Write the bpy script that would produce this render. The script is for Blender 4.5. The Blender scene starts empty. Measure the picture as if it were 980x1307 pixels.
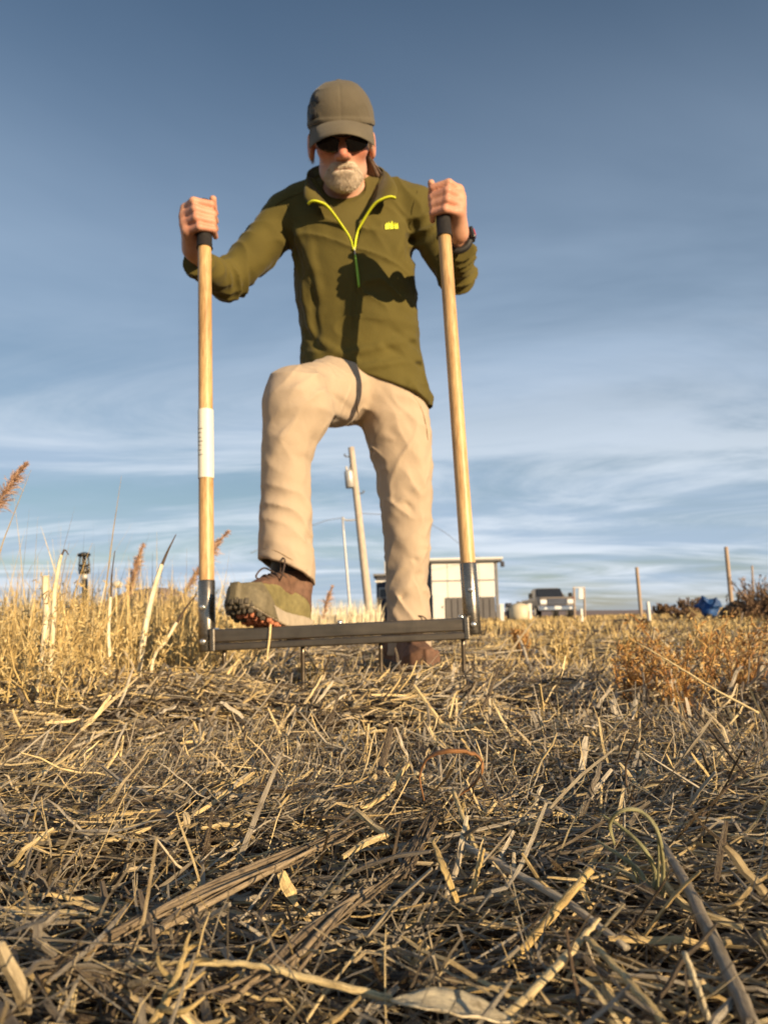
import bpy, bmesh, math, random
import numpy as np
from mathutils import Vector, Matrix
from mathutils.bvhtree import BVHTree

rng = np.random.default_rng(11)
random.seed(5)
R = math.radians
SC = bpy.context.scene
COL = SC.collection

# ------------------------------------------------------------------ camera, sky, sun, exposure
CAM = np.array([0.0, 0.0, 0.175])
FPX = 944.0
PITCH, ROLL = R(8.23), R(1.2)
_F = np.array([0, math.cos(PITCH), math.sin(PITCH)])
_u0 = np.array([0, -math.sin(PITCH), math.cos(PITCH)])
_x0 = np.array([1.0, 0, 0])
_R = math.cos(ROLL) * _x0 - math.sin(ROLL) * _u0
_U = math.sin(ROLL) * _x0 + math.cos(ROLL) * _u0
cd = bpy.data.cameras.new('camera')
cam = bpy.data.objects.new('camera', cd)
COL.objects.link(cam)
cd.sensor_fit = 'VERTICAL'
cd.sensor_height = 36.0
cd.lens = FPX / 1307.0 * 36.0
cd.clip_start = 0.01
cd.clip_end = 6000
cam.matrix_world = Matrix(((_R[0], _U[0], -_F[0], CAM[0]), (_R[1], _U[1], -_F[1], CAM[1]), (_R[2], _U[2], -_F[2], CAM[2]), (0, 0, 0, 1)))
cd.dof.use_dof = True
cd.dof.focus_distance = 0.55
cd.dof.aperture_fstop = 13.0
SC.camera = cam

SUN_AZ, SUN_EL = R(43.0), R(13.5)          # azimuth measured from straight behind the camera towards the right
to_sun = Vector((math.sin(SUN_AZ) * math.cos(SUN_EL), -math.cos(SUN_AZ) * math.cos(SUN_EL), math.sin(SUN_EL)))
sl = bpy.data.lights.new('sun', 'SUN')
sl.energy = 5.0
sl.angle = R(0.5)
sl.color = (1.0, 0.76, 0.47)
so = bpy.data.objects.new('sun', sl)
so.rotation_euler = to_sun.to_track_quat('Z', 'Y').to_euler()
so.location = (3, -3, 3)
COL.objects.link(so)

W = bpy.data.worlds.new('World')
SC.world = W
W.use_nodes = True
wn = W.node_tree.nodes
wl = W.node_tree.links
wn.clear()


def wnode(t, **kw):
    n = wn.new(t)
    for k, v in kw.items():
        setattr(n, k, v)
    return n


def wmath(op, a, b=None):
    n = wnode('ShaderNodeMath', operation=op)
    for i, v in enumerate((a, b)):
        if v is None:
            continue
        if isinstance(v, (int, float)):
            n.inputs[i].default_value = v
        else:
            wl.new(v, n.inputs[i])
    return n.outputs[0]


sky = wnode('ShaderNodeTexSky', sky_type='NISHITA', sun_disc=False)
sky.sun_elevation = SUN_EL
sky.sun_rotation = math.pi - SUN_AZ
sky.air_density = 1.25
sky.dust_density = 0.2
sky.ozone_density = 3.2
tc = wnode('ShaderNodeTexCoord')
sep = wnode('ShaderNodeSeparateXYZ')
wl.new(tc.outputs['Generated'], sep.inputs[0])
zz = wmath('ADD', wmath('MAXIMUM', sep.outputs[2], 0.0), 0.10)
cx = wmath('DIVIDE', sep.outputs[0], zz)
cy = wmath('DIVIDE', sep.outputs[1], zz)
comb = wnode('ShaderNodeCombineXYZ')
wl.new(cx, comb.inputs[0])
wl.new(wmath('MULTIPLY', cy, 1.0), comb.inputs[1])
comb.inputs[2].default_value = 3.7


def wnoise(scale, detail, rough, dist, sx, sy, off):
    m = wnode('ShaderNodeMapping')
    m.inputs['Scale'].default_value = (sx, sy, 1)
    m.inputs['Location'].default_value = off
    m.inputs['Rotation'].default_value = (0, 0, R(-14))
    wl.new(comb.outputs[0], m.inputs[0])
    n = wnode('ShaderNodeTexNoise')
    n.inputs['Scale'].default_value = scale
    n.inputs['Detail'].default_value = detail
    n.inputs['Roughness'].default_value = rough
    n.inputs['Distortion'].default_value = dist
    wl.new(m.outputs[0], n.inputs['Vector'])
    return n.outputs[0]


def wramp(v, a, b):
    n = wnode('ShaderNodeMapRange', interpolation_type='SMOOTHSTEP')
    n.inputs[1].default_value = a
    n.inputs[2].default_value = b
    wl.new(v, n.inputs[0])
    return n.outputs[0]


c1 = wramp(wnoise(0.55, 6, 0.55, 0.5, 0.7, 1.0, (0.6, 1.4, 0)), 0.34, 0.66)     # broad veils
c2 = wramp(wnoise(1.1, 8, 0.62, 0.8, 0.45, 1.0, (5.2, 2.0, 0)), 0.40, 0.66)      # bright wisps
low = wramp(sep.outputs[2], 0.42, 0.10)
lo2 = wramp(sep.outputs[2], 0.80, 0.20)
m1 = wmath('MULTIPLY', wmath('MULTIPLY', wmath('ADD', wmath('MULTIPLY', c1, 0.62), 0.32), lo2), 0.95)
m2 = wmath('MULTIPLY', wmath('MULTIPLY', c2, low), 0.75)
mixa = wnode('ShaderNodeMix', data_type='RGBA')
mixb = wnode('ShaderNodeMix', data_type='RGBA')
wl.new(m1, mixa.inputs[0])
wl.new(sky.outputs[0], mixa.inputs[6])
mixa.inputs[7].default_value = (4.9, 6.3, 8.2, 1)
wl.new(m2, mixb.inputs[0])
wl.new(mixa.outputs[2], mixb.inputs[6])
mixb.inputs[7].default_value = (9.4, 10.2, 11.2, 1)
bg = wnode('ShaderNodeBackground')
bg.inputs[1].default_value = 0.060
wl.new(mixb.outputs[2], bg.inputs[0])
wo = wnode('ShaderNodeOutputWorld')
wl.new(bg.outputs[0], wo.inputs[0])

SC.view_settings.view_transform = 'Standard'
SC.view_settings.look = 'None'
SC.view_settings.exposure = 0.58
SC.view_settings.gamma = 1.0
SC.view_settings.use_curve_mapping = False


# ------------------------------------------------------------------ helpers
def ray(px, py):
    return _F * FPX + _R * (px - 490.0) + _U * (653.5 - py)


def P(px, py, Y):
    d = ray(px, py)
    return CAM + d * ((Y - CAM[1]) / d[1])


def G(px, py, z=0.0):
    d = ray(px, py)
    return CAM + d * ((z - CAM[2]) / d[2])


def ppm(Y, px=490, py=653):
    a = P(px, py, Y); b = P(px + 1, py, Y)
    return 1.0 / np.linalg.norm(b - a)


def col4(c):
    return (c[0], c[1], c[2], 1.0)


class Mat:
    def __init__(s, name):
        s.m = bpy.data.materials.new(name)
        s.m.use_nodes = True
        s.n = s.m.node_tree.nodes
        s.l = s.m.node_tree.links
        s.b = s.n['Principled BSDF']

    def node(s, t, **kw):
        n = s.n.new(t)
        for k, v in kw.items():
            setattr(n, k, v)
        return n

    def coord(s, kind='Object', scale=(1, 1, 1)):
        t = s.node('ShaderNodeTexCoord')
        m = s.node('ShaderNodeMapping')
        m.inputs['Scale'].default_value = scale
        s.l.new(t.outputs[kind], m.inputs[0])
        return m.outputs[0]

    def noise(s, vec, scale, detail=4, rough=0.55, dist=0.0):
        n = s.node('ShaderNodeTexNoise')
        n.inputs['Scale'].default_value = scale
        n.inputs['Detail'].default_value = detail
        n.inputs['Roughness'].default_value = rough
        n.inputs['Distortion'].default_value = dist
        s.l.new(vec, n.inputs['Vector'])
        return n.outputs[0]

    def ramp(s, v, stops):
        r = s.node('ShaderNodeValToRGB')
        e = r.color_ramp.elements
        while len(e) < len(stops):
            e.new(0.5)
        for i, (p, c) in enumerate(stops):
            e[i].position = p
            e[i].color = col4(c)
        s.l.new(v, r.inputs[0])
        return r.outputs[0]

    def mix(s, f, a, b, mode='MIX'):
        n = s.node('ShaderNodeMix', data_type='RGBA', blend_type=mode)
        for i, v in ((0, f), (6, a), (7, b)):
            if isinstance(v, (int, float)):
                n.inputs[i].default_value = v
            elif isinstance(v, (tuple, list)):
                n.inputs[i].default_value = col4(v)
            else:
                s.l.new(v, n.inputs[i])
        return n.outputs[2]

    def math(s, op, a, b=None):
        n = s.node('ShaderNodeMath', operation=op)
        for i, v in enumerate((a, b)):
            if v is None:
                continue
            if isinstance(v, (int, float)):
                n.inputs[i].default_value = v
            else:
                s.l.new(v, n.inputs[i])
        return n.outputs[0]

    def bump(s, h, strength, dist=0.002, prev=None):
        b = s.node('ShaderNodeBump')
        b.inputs['Strength'].default_value = strength
        b.inputs['Distance'].default_value = dist
        s.l.new(h, b.inputs['Height'])
        if prev is not None:
            s.l.new(prev, b.inputs['Normal'])
        return b.outputs[0]

    def done(s, color, rough=0.7, normal=None, metal=0.0, spec=0.4):
        if isinstance(color, (tuple, list)):
            s.b.inputs['Base Color'].default_value = col4(color)
        else:
            s.l.new(color, s.b.inputs['Base Color'])
        if isinstance(rough, (int, float)):
            s.b.inputs['Roughness'].default_value = rough
        else:
            s.l.new(rough, s.b.inputs['Roughness'])
        s.b.inputs['Metallic'].default_value = metal
        s.b.inputs['Specular IOR Level'].default_value = spec
        if normal is not None:
            s.l.new(normal, s.b.inputs['Normal'])
        return s.m


def simple(name, c, rough=0.6, var=0.25, scale=20, metal=0.0, bump=0.2, bdist=0.002, spec=0.4, coord='Object', sc=(1, 1, 1)):
    m = Mat(name)
    v = m.coord(coord, sc)
    n = m.noise(v, scale, 5)
    lo = tuple(x * (1 - var) for x in c)
    hi = tuple(min(1, x * (1 + var)) for x in c)
    cc = m.ramp(n, [(0.3, lo), (0.7, hi)])
    nb = m.bump(m.noise(v, scale * 4, 4), bump, bdist)
    return m.done(cc, rough, nb, metal, spec)


def fabric(name, c, weave=900, var=0.12, rough=0.85, sheen=0.2):
    m = Mat(name)
    v = m.coord('Object')
    n = m.noise(v, 7, 4)
    cc = m.ramp(n, [(0.3, tuple(x * (1 - var) for x in c)), (0.7, tuple(x * (1 + var) for x in c))])
    nb = m.bump(m.noise(v, weave, 2), 0.25, 0.0006)
    nb2 = m.bump(m.noise(v, 55, 4, 0.6, 0.6), 0.25, 0.004, nb)
    m.b.inputs['Sheen Weight'].default_value = sheen
    m.b.inputs['Sheen Roughness'].default_value = 0.4
    return m.done(cc, rough, nb2, 0, 0.2)


def mesh_np(name, V, Q, rnd=None, uv=None, smooth=True):
    """V (n,3); Q (m,4) quads (a repeated last index makes no sense here; tris given as (m,3))"""
    V = np.asarray(V, dtype=np.float32)
    Q = np.asarray(Q, dtype=np.int32)
    k = Q.shape[1]
    me = bpy.data.meshes.new(name)
    me.vertices.add(len(V))
    me.vertices.foreach_set('co', V.ravel())
    me.loops.add(Q.size)
    me.loops.foreach_set('vertex_index', Q.ravel())
    me.polygons.add(len(Q))
    me.polygons.foreach_set('loop_start', np.arange(len(Q), dtype=np.int32) * k)
    me.polygons.foreach_set('loop_total', np.full(len(Q), k, dtype=np.int32))
    me.polygons.foreach_set('use_smooth', np.full(len(Q), smooth, dtype=bool))
    if rnd is not None:
        a = me.attributes.new('rnd', 'FLOAT', 'POINT')
        a.data.foreach_set('value', np.asarray(rnd, dtype=np.float32))
    if uv is not None:
        a = me.attributes.new('suv', 'FLOAT_VECTOR', 'POINT')
        a.data.foreach_set('vector', np.asarray(uv, dtype=np.float32).ravel())
    me.update(calc_edges=True)
    me.validate()
    return me


def put(o, parent=None):
    COL.objects.link(o)
    if parent is not None:
        o.parent = parent
        m = Matrix.Identity(4)
        p = parent
        if p.type == 'EMPTY':
            m = Matrix.Translation(p['_loc'])
        elif p.parent is not None and p.parent.type == 'EMPTY':
            m = Matrix.Identity(4)
        o.matrix_parent_inverse = m.inverted() if p.type == 'EMPTY' else Matrix.Identity(4)
    return o


def obj(name, me, mat, parent=None):
    if mat is not None:
        me.materials.clear()
        me.materials.append(mat)
    o = bpy.data.objects.new(name, me)
    return put(o, parent)


def thing(name, label, cat, loc=(0, 0, 0), group=None):
    o = bpy.data.objects.new(name, None)
    o.location = Vector(loc)
    o.empty_display_size = 0.1
    o['_loc'] = tuple(float(x) for x in loc)
    COL.objects.link(o)
    return tag(o, label, cat, group)


def tag(o, label=None, cat=None, group=None, kind=None):
    if label:
        o['label'] = label
    if cat:
        o['category'] = cat
    if group:
        o['group'] = group
    if kind:
        o['kind'] = kind
    return o


def nrm(v):
    v = np.asarray(v, float)
    return v / (np.linalg.norm(v, axis=-1, keepdims=True) + 1e-12)


def smooth_path(pts, n):
    """Catmull-Rom through pts -> n points"""
    p = np.asarray(pts, float)
    if len(p) == 2:
        t = np.linspace(0, 1, n)[:, None]
        return p[0] * (1 - t) + p[1] * t
    q = np.vstack([2 * p[0] - p[1], p, 2 * p[-1] - p[-2]])
    out = []
    for u in np.linspace(0, len(p) - 1 - 1e-9, n):
        i = int(u); f = u - i
        a, b, c, d = q[i], q[i + 1], q[i + 2], q[i + 3]
        out.append(0.5 * ((2 * b) + (-a + c) * f + (2 * a - 5 * b + 4 * c - d) * f * f + (-a + 3 * b - 3 * c + d) * f ** 3))
    return np.array(out)


def interp1(vals, n):
    vals = np.atleast_1d(np.asarray(vals, float))
    if len(vals) == 1:
        return np.full(n, vals[0])
    return np.interp(np.linspace(0, 1, n), np.linspace(0, 1, len(vals)), vals)


def frames(path):
    """parallel-transport frames"""
    t = nrm(np.gradient(path, axis=0))
    a = np.array([0, 0, 1.0]) if abs(t[0][2]) < 0.9 else np.array([1.0, 0, 0])
    u = nrm(a - t[0] * a.dot(t[0]))
    us = []
    for i in range(len(path)):
        u = nrm(u - t[i] * u.dot(t[i]))
        us.append(u)
    us = np.array(us)
    return t, us, np.cross(t, us)


def tube_data(path, radius, sides=10, flat=1.0, twist=0.0, caps=True, jitter=0.0, g=None):
    path = np.asarray(path, float)
    n = len(path)
    r = interp1(radius, n)
    t, u, v = frames(path)
    ang = np.linspace(0, 2 * math.pi, sides, endpoint=False)[None, :] + np.linspace(0, twist, n)[:, None]
    rr = r[:, None] * np.ones((1, sides))
    if jitter > 0:
        gg = g if g is not None else rng
        rr = rr * (1 + jitter * (gg.random((1, sides)) - .5) * 2 + jitter * .12 * (gg.random((n, sides)) - .5) * 2)
    ca = np.cos(ang) * rr * flat; sa = np.sin(ang) * rr
    V = path[:, None, :] + ca[..., None] * u[:, None, :] + sa[..., None] * v[:, None, :]
    V = V.reshape(-1, 3)
    i = np.arange(n - 1)[:, None]; j = np.arange(sides)[None, :]
    a = i * sides + j; b = i * sides + (j + 1) % sides
    Q = np.stack([a, b, b + sides, a + sides], -1).reshape(-1, 4)
    L = np.concatenate([[0], np.cumsum(np.linalg.norm(np.diff(path, axis=0), axis=1))])
    uv = np.stack([np.repeat(L, sides), np.tile(np.arange(sides) / sides, n), np.zeros(n * sides)], -1)
    if caps:
        c0 = len(V)
        V = np.vstack([V, path[0], path[-1]])
        uv = np.vstack([uv, [0, 0, 0], [L[-1], 0, 0]])
        j = np.arange(0, sides, 2)
        q0 = np.stack([np.full(len(j), c0), (j + 2) % sides, j + 1, j], -1)
        o = (n - 1) * sides
        q1 = np.stack([np.full(len(j), c0 + 1), o + j, o + j + 1, o + (j + 2) % sides], -1)
        Q = np.vstack([Q, q0, q1])
    return V, Q, uv


class Acc:
    def __init__(s):
        s.V = []; s.Q = []; s.uv = []; s.r = []; s.n = 0

    def add(s, V, Q, uv=None, rnd=0.5):
        s.V.append(V); s.Q.append(Q + s.n)
        s.uv.append(uv if uv is not None else np.zeros((len(V), 3)))
        s.r.append(np.full(len(V), rnd) if np.isscalar(rnd) else rnd)
        s.n += len(V)
        return s

    def tube(s, path, radius, sides=8, rnd=None, **k):
        V, Q, uv = tube_data(path, radius, sides, **k)
        return s.add(V, Q, uv, rng.random() if rnd is None else rnd)

    def mesh(s, name, smooth=True):
        return mesh_np(name, np.vstack(s.V), np.vstack(s.Q), np.concatenate(s.r), np.vstack(s.uv), smooth)

    def build(s, name, mat, parent=None, smooth=True):
        return obj(name, s.mesh(name, smooth), mat, parent)


def batch(paths, width, thick, ref, rnd, sides=4):
    """paths (N,K,3), width/thick (N,K), ref (N,3) -> V,Q,uv,rnd ; sides 4 closed lozenge, 2 flat ribbon"""
    N, K, _ = paths.shape
    t = nrm(np.gradient(paths, axis=1))
    s = nrm(np.cross(t, ref[:, None, :]))
    u = np.cross(s, t)
    if sides == 4:
        offs = [(1, .25), (0, 1), (-1, .25), (0, -1)]
    elif sides == 3:
        offs = [(1, -.6), (0, 1), (-1, -.6)]
    else:
        offs = [(1, 0), (-1, 0)]
    ring = [paths + s * (width * a)[..., None] + u * (thick * b)[..., None] for a, b in offs]
    V = np.stack(ring, 2)                       # N,K,S,3
    S = len(offs)
    base = (np.arange(N) * K * S)[:, None, None]
    i = np.arange(K - 1)[None, :, None]
    if S == 2:
        j = np.zeros((1, 1, 1), int); j2 = j + 1
    else:
        j = np.arange(S)[None, None, :]; j2 = (j + 1) % S
    a = base + i * S + j; b = base + i * S + j2
    Q = np.stack([a, b, b + S, a + S], -1).reshape(-1, 4)
    if S == 4:
        b0 = (np.arange(N) * K * S)[:, None]
        c0 = b0 + np.array([3, 2, 1, 0]); c1 = b0 + (K - 1) * S + np.array([0, 1, 2, 3])
        Q = np.vstack([Q, c0, c1])
    L = np.concatenate([np.zeros((N, 1)), np.cumsum(np.linalg.norm(np.diff(paths, axis=1), axis=2), 1)], 1)
    uv = np.stack([np.repeat(L[:, :, None], S, 2), np.broadcast_to(np.arange(S) / S, (N, K, S)), np.broadcast_to((rnd * 37.0)[:, None, None], (N, K, S))], -1)
    return V.reshape(-1, 3), Q, uv.reshape(-1, 3), np.repeat(rnd, K * S)


def box_me(name, size, bevel=0.0, seg=2):
    bm = bmesh.new()
    bmesh.ops.create_cube(bm, size=1.0)
    bmesh.ops.scale(bm, vec=Vector(size), verts=bm.verts)
    if bevel > 0:
        bmesh.ops.bevel(bm, geom=bm.edges[:], offset=bevel, segments=seg, affect='EDGES', profile=0.5)
    me = bpy.data.meshes.new(name)
    bm.to_mesh(me); bm.free()
    return me


def box(name, size, loc, mat, parent=None, bevel=0.0, rot=None, seg=2):
    me = box_me(name, size, bevel, seg)
    M = Matrix.Translation(Vector(loc))
    if rot is not None:
        M = M @ rot.to_4x4()
    me.transform(M)
    return obj(name, me, mat, parent)


# value noise on numpy points
_lat = np.random.default_rng(3).random((32, 32, 32)).astype(np.float32)


def vnoise(p):
    p = np.asarray(p)
    i = np.floor(p).astype(np.int32)
    f = p - i
    f = f * f * (3 - 2 * f)
    i0 = i & 31; i1 = (i + 1) & 31
    x0, y0, z0 = i0[..., 0], i0[..., 1], i0[..., 2]
    x1, y1, z1 = i1[..., 0], i1[..., 1], i1[..., 2]
    fx, fy, fz = f[..., 0], f[..., 1], f[..., 2]
    a = _lat[x0, y0, z0] * (1 - fx) + _lat[x1, y0, z0] * fx
    b = _lat[x0, y1, z0] * (1 - fx) + _lat[x1, y1, z0] * fx
    c = _lat[x0, y0, z1] * (1 - fx) + _lat[x1, y0, z1] * fx
    d = _lat[x0, y1, z1] * (1 - fx) + _lat[x1, y1, z1] * fx
    e = a * (1 - fy) + b * fy
    g = c * (1 - fy) + d * fy
    return e * (1 - fz) + g * fz


# ---- signed distance modelling (body, clothes, shoes) -> quad mesh by surface nets
def s_rc(a, b, ra, rb, sq=None):
    a = np.asarray(a, float); b = np.asarray(b, float)
    ab = b - a; L2 = ab.dot(ab)

    def f(p):
        h = np.clip(((p - a) @ ab) / L2, 0, 1)
        q = p - a - h[:, None] * ab
        return np.sqrt((q * q).sum(1)) - (ra + (rb - ra) * h)
    return f


def s_ell(c, r, M=None):
    c = np.asarray(c, float); r = np.asarray(r, float)

    def f(p):
        q = p - c
        if M is not None:
            q = q @ M
        k0 = np.sqrt(((q / r) ** 2).sum(1)); k1 = np.sqrt(((q / (r * r)) ** 2).sum(1)) + 1e-9
        return k0 * (k0 - 1.0) / k1
    return f


def s_loft(rows, ex=2.0):
    """rows of (centre xyz, half width x, half depth y), sorted by z"""
    rows = sorted(rows, key=lambda q: q[0][2])
    z = np.array([q[0][2] for q in rows]); cx = np.array([q[0][0] for q in rows]); cy = np.array([q[0][1] for q in rows])
    a = np.array([q[1] for q in rows]); b = np.array([q[2] for q in rows])

    def f(p):
        zz = p[:, 2]
        x = p[:, 0] - np.interp(zz, z, cx); y = p[:, 1] - np.interp(zz, z, cy)
        A = np.interp(zz, z, a); B = np.interp(zz, z, b)
        k = (np.abs(x / A) ** ex + np.abs(y / B) ** ex) ** (1 / ex)
        d = (k - 1) * np.minimum(A, B)
        return np.maximum(d, np.maximum(z[0] - zz, zz - z[-1]))
    return f


def s_plane(pt, n):
    pt = np.asarray(pt, float); n = nrm(n)
    return lambda p: (p - pt) @ n


def smin(a, b, k):
    if k <= 0:
        return np.minimum(a, b)
    h = np.maximum(k - np.abs(a - b), 0) / k
    return np.minimum(a, b) - h * h * k * 0.25


def smax(a, b, k):
    return -smin(-a, -b, k)


def s_union(items, k=0.02):
    def f(p):
        d = None
        for it in items:
            g, kk = it if isinstance(it, tuple) else (it, k)
            v = g(p)
            d = v if d is None else smin(d, v, kk)
        return d
    return f


def ridges(segs):
    """cloth folds: list of (A, B, width, height); height<0 is a crease"""
    S = [(np.asarray(a, float), np.asarray(b, float), w, h) for a, b, w, h in segs]

    def f(p):
        o = np.zeros(len(p))
        for a, b, w, h in S:
            ab = b - a
            t = np.clip(((p - a) @ ab) / ab.dot(ab), 0, 1)
            q = p - a - t[:, None] * ab
            d2 = (q * q).sum(1)
            o += h * np.exp(-d2 / (w * w)) * (0.35 + 0.65 * np.sin(np.clip(t, 0.02, 0.98) * math.pi))
        return o
    return f


def creases(p, off, amp, a=(15, 5, 0), b=(0, 0, 10), c=(-4, 5, 5), sharp=5):
    """thin pulled creases in cloth: ridged noise stretched along one direction"""
    q = np.stack([p @ np.array(a, float), p @ np.array(b, float), p @ np.array(c, float)], -1) + off
    q = q + .5 * vnoise(q * 1.7 + 3)[:, None]
    r = 1 - np.abs(2 * vnoise(q) - 1)
    m = np.clip(vnoise(p * 6 + off * 1.3) * 2.4 - .7, 0, 1)
    return amp * m * r ** sharp


def trace(f, px, py, t0=1.2, t1=3.2):
    """march a line of sight to the surface of f"""
    d = nrm(ray(px, py)); t = t0
    for _ in range(90):
        v = float(f((CAM + d * t)[None, :])[0])
        if v < .0008:
            return CAM + d * t
        t += max(.0015, v * .7)
        if t > t1:
            return None
    return CAM + d * t


def limb_folds(A, B, rad, freq, amp, slant, seed, w0=.0, w1=1.0):
    """diagonal drag folds round a sleeve or trouser leg from A to B"""
    A = np.asarray(A, float); B = np.asarray(B, float)
    L = np.linalg.norm(B - A); d = (B - A) / L
    fr = nrm(np.array([0, -1.0, 0]) - d * np.dot([0, -1.0, 0], d)); sd = np.cross(d, fr)

    def f(p):
        q = p - A
        t = (q @ d) / L
        a = q @ fr; b = q @ sd
        dist = np.hypot(a, b)
        ang = np.arctan2(b, a)
        ph = t * freq + slant * np.sin(ang + seed) + 1.3 * vnoise(p * 11 + seed)
        s = 1 - 2 * np.abs(np.sin(math.pi * ph)) ** .75
        win = np.clip((t - w0) / .12, 0, 1) * np.clip((w1 - t) / .12, 0, 1)
        m = np.clip(vnoise(p * 13 + seed * 3.1) * 2.2 - .45, 0, 1.2)
        return amp * s * m * win * np.exp(-np.clip(dist / rad - 1.35, 0, 9) ** 2 * 30)
    return f


def biggest(V, Q):
    lab = np.arange(len(V))
    while True:
        m = lab[Q].min(1)
        new = lab.copy()
        for k in range(Q.shape[1]):
            np.minimum.at(new, Q[:, k], m)
        new = new[new]
        if (new == lab).all():
            break
        lab = new
    u, c = np.unique(lab, return_counts=True)
    keep = lab == u[c.argmax()]
    idx = np.cumsum(keep) - 1
    return V[keep], idx[Q[keep[Q].all(1)]]


def sdf_mesh(f, lo, hi, h, name, smooth_it=1, single=False):
    lo = np.asarray(lo, float); hi = np.asarray(hi, float)
    B = 4
    nb = np.ceil((hi - lo) / (h * B)).astype(int)
    n = nb * B + 1
    ci = np.stack(np.meshgrid(*[np.arange(k) for k in nb], indexing='ij'), -1).reshape(-1, 3)
    cc = lo + (ci + 0.5) * h * B
    dc = f(cc)
    act = np.abs(dc) < h * B * 1.6
    D = np.where(np.repeat(np.repeat(np.repeat((dc > 0).reshape(nb), B, 0), B, 1), B, 2), 1.0, -1.0).astype(np.float32)
    D = np.pad(D, ((0, 1), (0, 1), (0, 1)), mode='edge')
    flag = np.zeros(n, bool)
    A = ci[act] * B
    g = np.stack(np.meshgrid(*[np.arange(B + 1)] * 3, indexing='ij'), -1).reshape(-1, 3)
    idx = (A[:, None, :] + g[None]).reshape(-1, 3)
    flag[idx[:, 0], idx[:, 1], idx[:, 2]] = True
    ni = np.argwhere(flag)
    for s in range(0, len(ni), 400000):
        q = ni[s:s + 400000]
        D[q[:, 0], q[:, 1], q[:, 2]] = f(lo + q * h)
    ins = D < 0
    cnt = np.zeros(n - 1, np.int8)
    for a in (0, 1):
        for b in (0, 1):
            for c in (0, 1):
                cnt += ins[a:n[0] - 1 + a, b:n[1] - 1 + b, c:n[2] - 1 + c]
    cells = np.argwhere((cnt > 0) & (cnt < 8))
    vid = np.full(n - 1, -1, np.int32)
    vid[cells[:, 0], cells[:, 1], cells[:, 2]] = np.arange(len(cells))
    acc = np.zeros((len(cells), 3)); num = np.zeros(len(cells))
    cor = [(a, b, c) for a in (0, 1) for b in (0, 1) for c in (0, 1)]
    val = {k: D[cells[:, 0] + k[0], cells[:, 1] + k[1], cells[:, 2] + k[2]].astype(float) for k in cor}
    for k in cor:
        for ax in range(3):
            if k[ax] == 0:
                k2 = tuple(1 if i == ax else k[i] for i in range(3))
                a, b = val[k], val[k2]
                m = (a < 0) != (b < 0)
                t = np.where(m, a / np.where(m, a - b, 1), 0)
                p = np.array(k, float)[None] + np.eye(3)[ax][None] * t[:, None]
                acc[m] += p[m]; num[m] += 1
    V = lo + (cells + acc / num[:, None]) * h
    Q = []
    for ax in range(3):
        sl0 = [slice(None)] * 3; sl1 = [slice(None)] * 3
        sl0[ax] = slice(0, -1); sl1[ax] = slice(1, None)
        i0 = ins[tuple(sl0)]; i1 = ins[tuple(sl1)]
        e = np.argwhere(i0 != i1)
        b, c = [(1, 2), (2, 0), (0, 1)][ax]
        e = e[(e[:, b] > 0) & (e[:, c] > 0) & (e[:, b] < n[b] - 1) & (e[:, c] < n[c] - 1)]
        fl = i0[e[:, 0], e[:, 1], e[:, 2]]

        def at(db, dc_):
            q = e.copy(); q[:, b] += db; q[:, c] += dc_
            return vid[q[:, 0], q[:, 1], q[:, 2]]
        q = np.stack([at(-1, -1), at(0, -1), at(0, 0), at(-1, 0)], -1)
        q[~fl] = q[~fl][:, ::-1]
        Q.append(q)
    Q = np.vstack(Q)
    Q = Q[(Q >= 0).all(1)]
    if single:
        V, Q = biggest(V, Q)
    for _ in range(smooth_it):
        s_ = np.zeros_like(V); c_ = np.zeros(len(V))
        for a_, b_ in ((0, 1), (1, 2), (2, 3), (3, 0)):
            np.add.at(s_, Q[:, a_], V[Q[:, b_]]); np.add.at(c_, Q[:, a_], 1)
            np.add.at(s_, Q[:, b_], V[Q[:, a_]]); np.add.at(c_, Q[:, b_], 1)
        V = V * 0.5 + 0.5 * s_ / np.maximum(c_, 1)[:, None]
    return mesh_np(name, V, Q)


def bvh_of(me):
    n = len(me.vertices)
    v = np.empty(n * 3, np.float32); me.vertices.foreach_get('co', v)
    return BVHTree.FromPolygons([Vector(x) for x in v.reshape(-1, 3)], [tuple(p.vertices) for p in me.polygons])


def onto(bv, px, py, off=0.0015, Yd=2.0):
    d = Vector(ray(px, py)).normalized()
    loc, nor, _, _ = bv.ray_cast(Vector(CAM), d)
    if loc is None:
        return P(px, py, Yd), np.array([0, -1.0, 0])
    if nor.dot(d) > 0:
        nor = -nor
    return np.array(loc + nor * off), np.array(nor)


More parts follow.
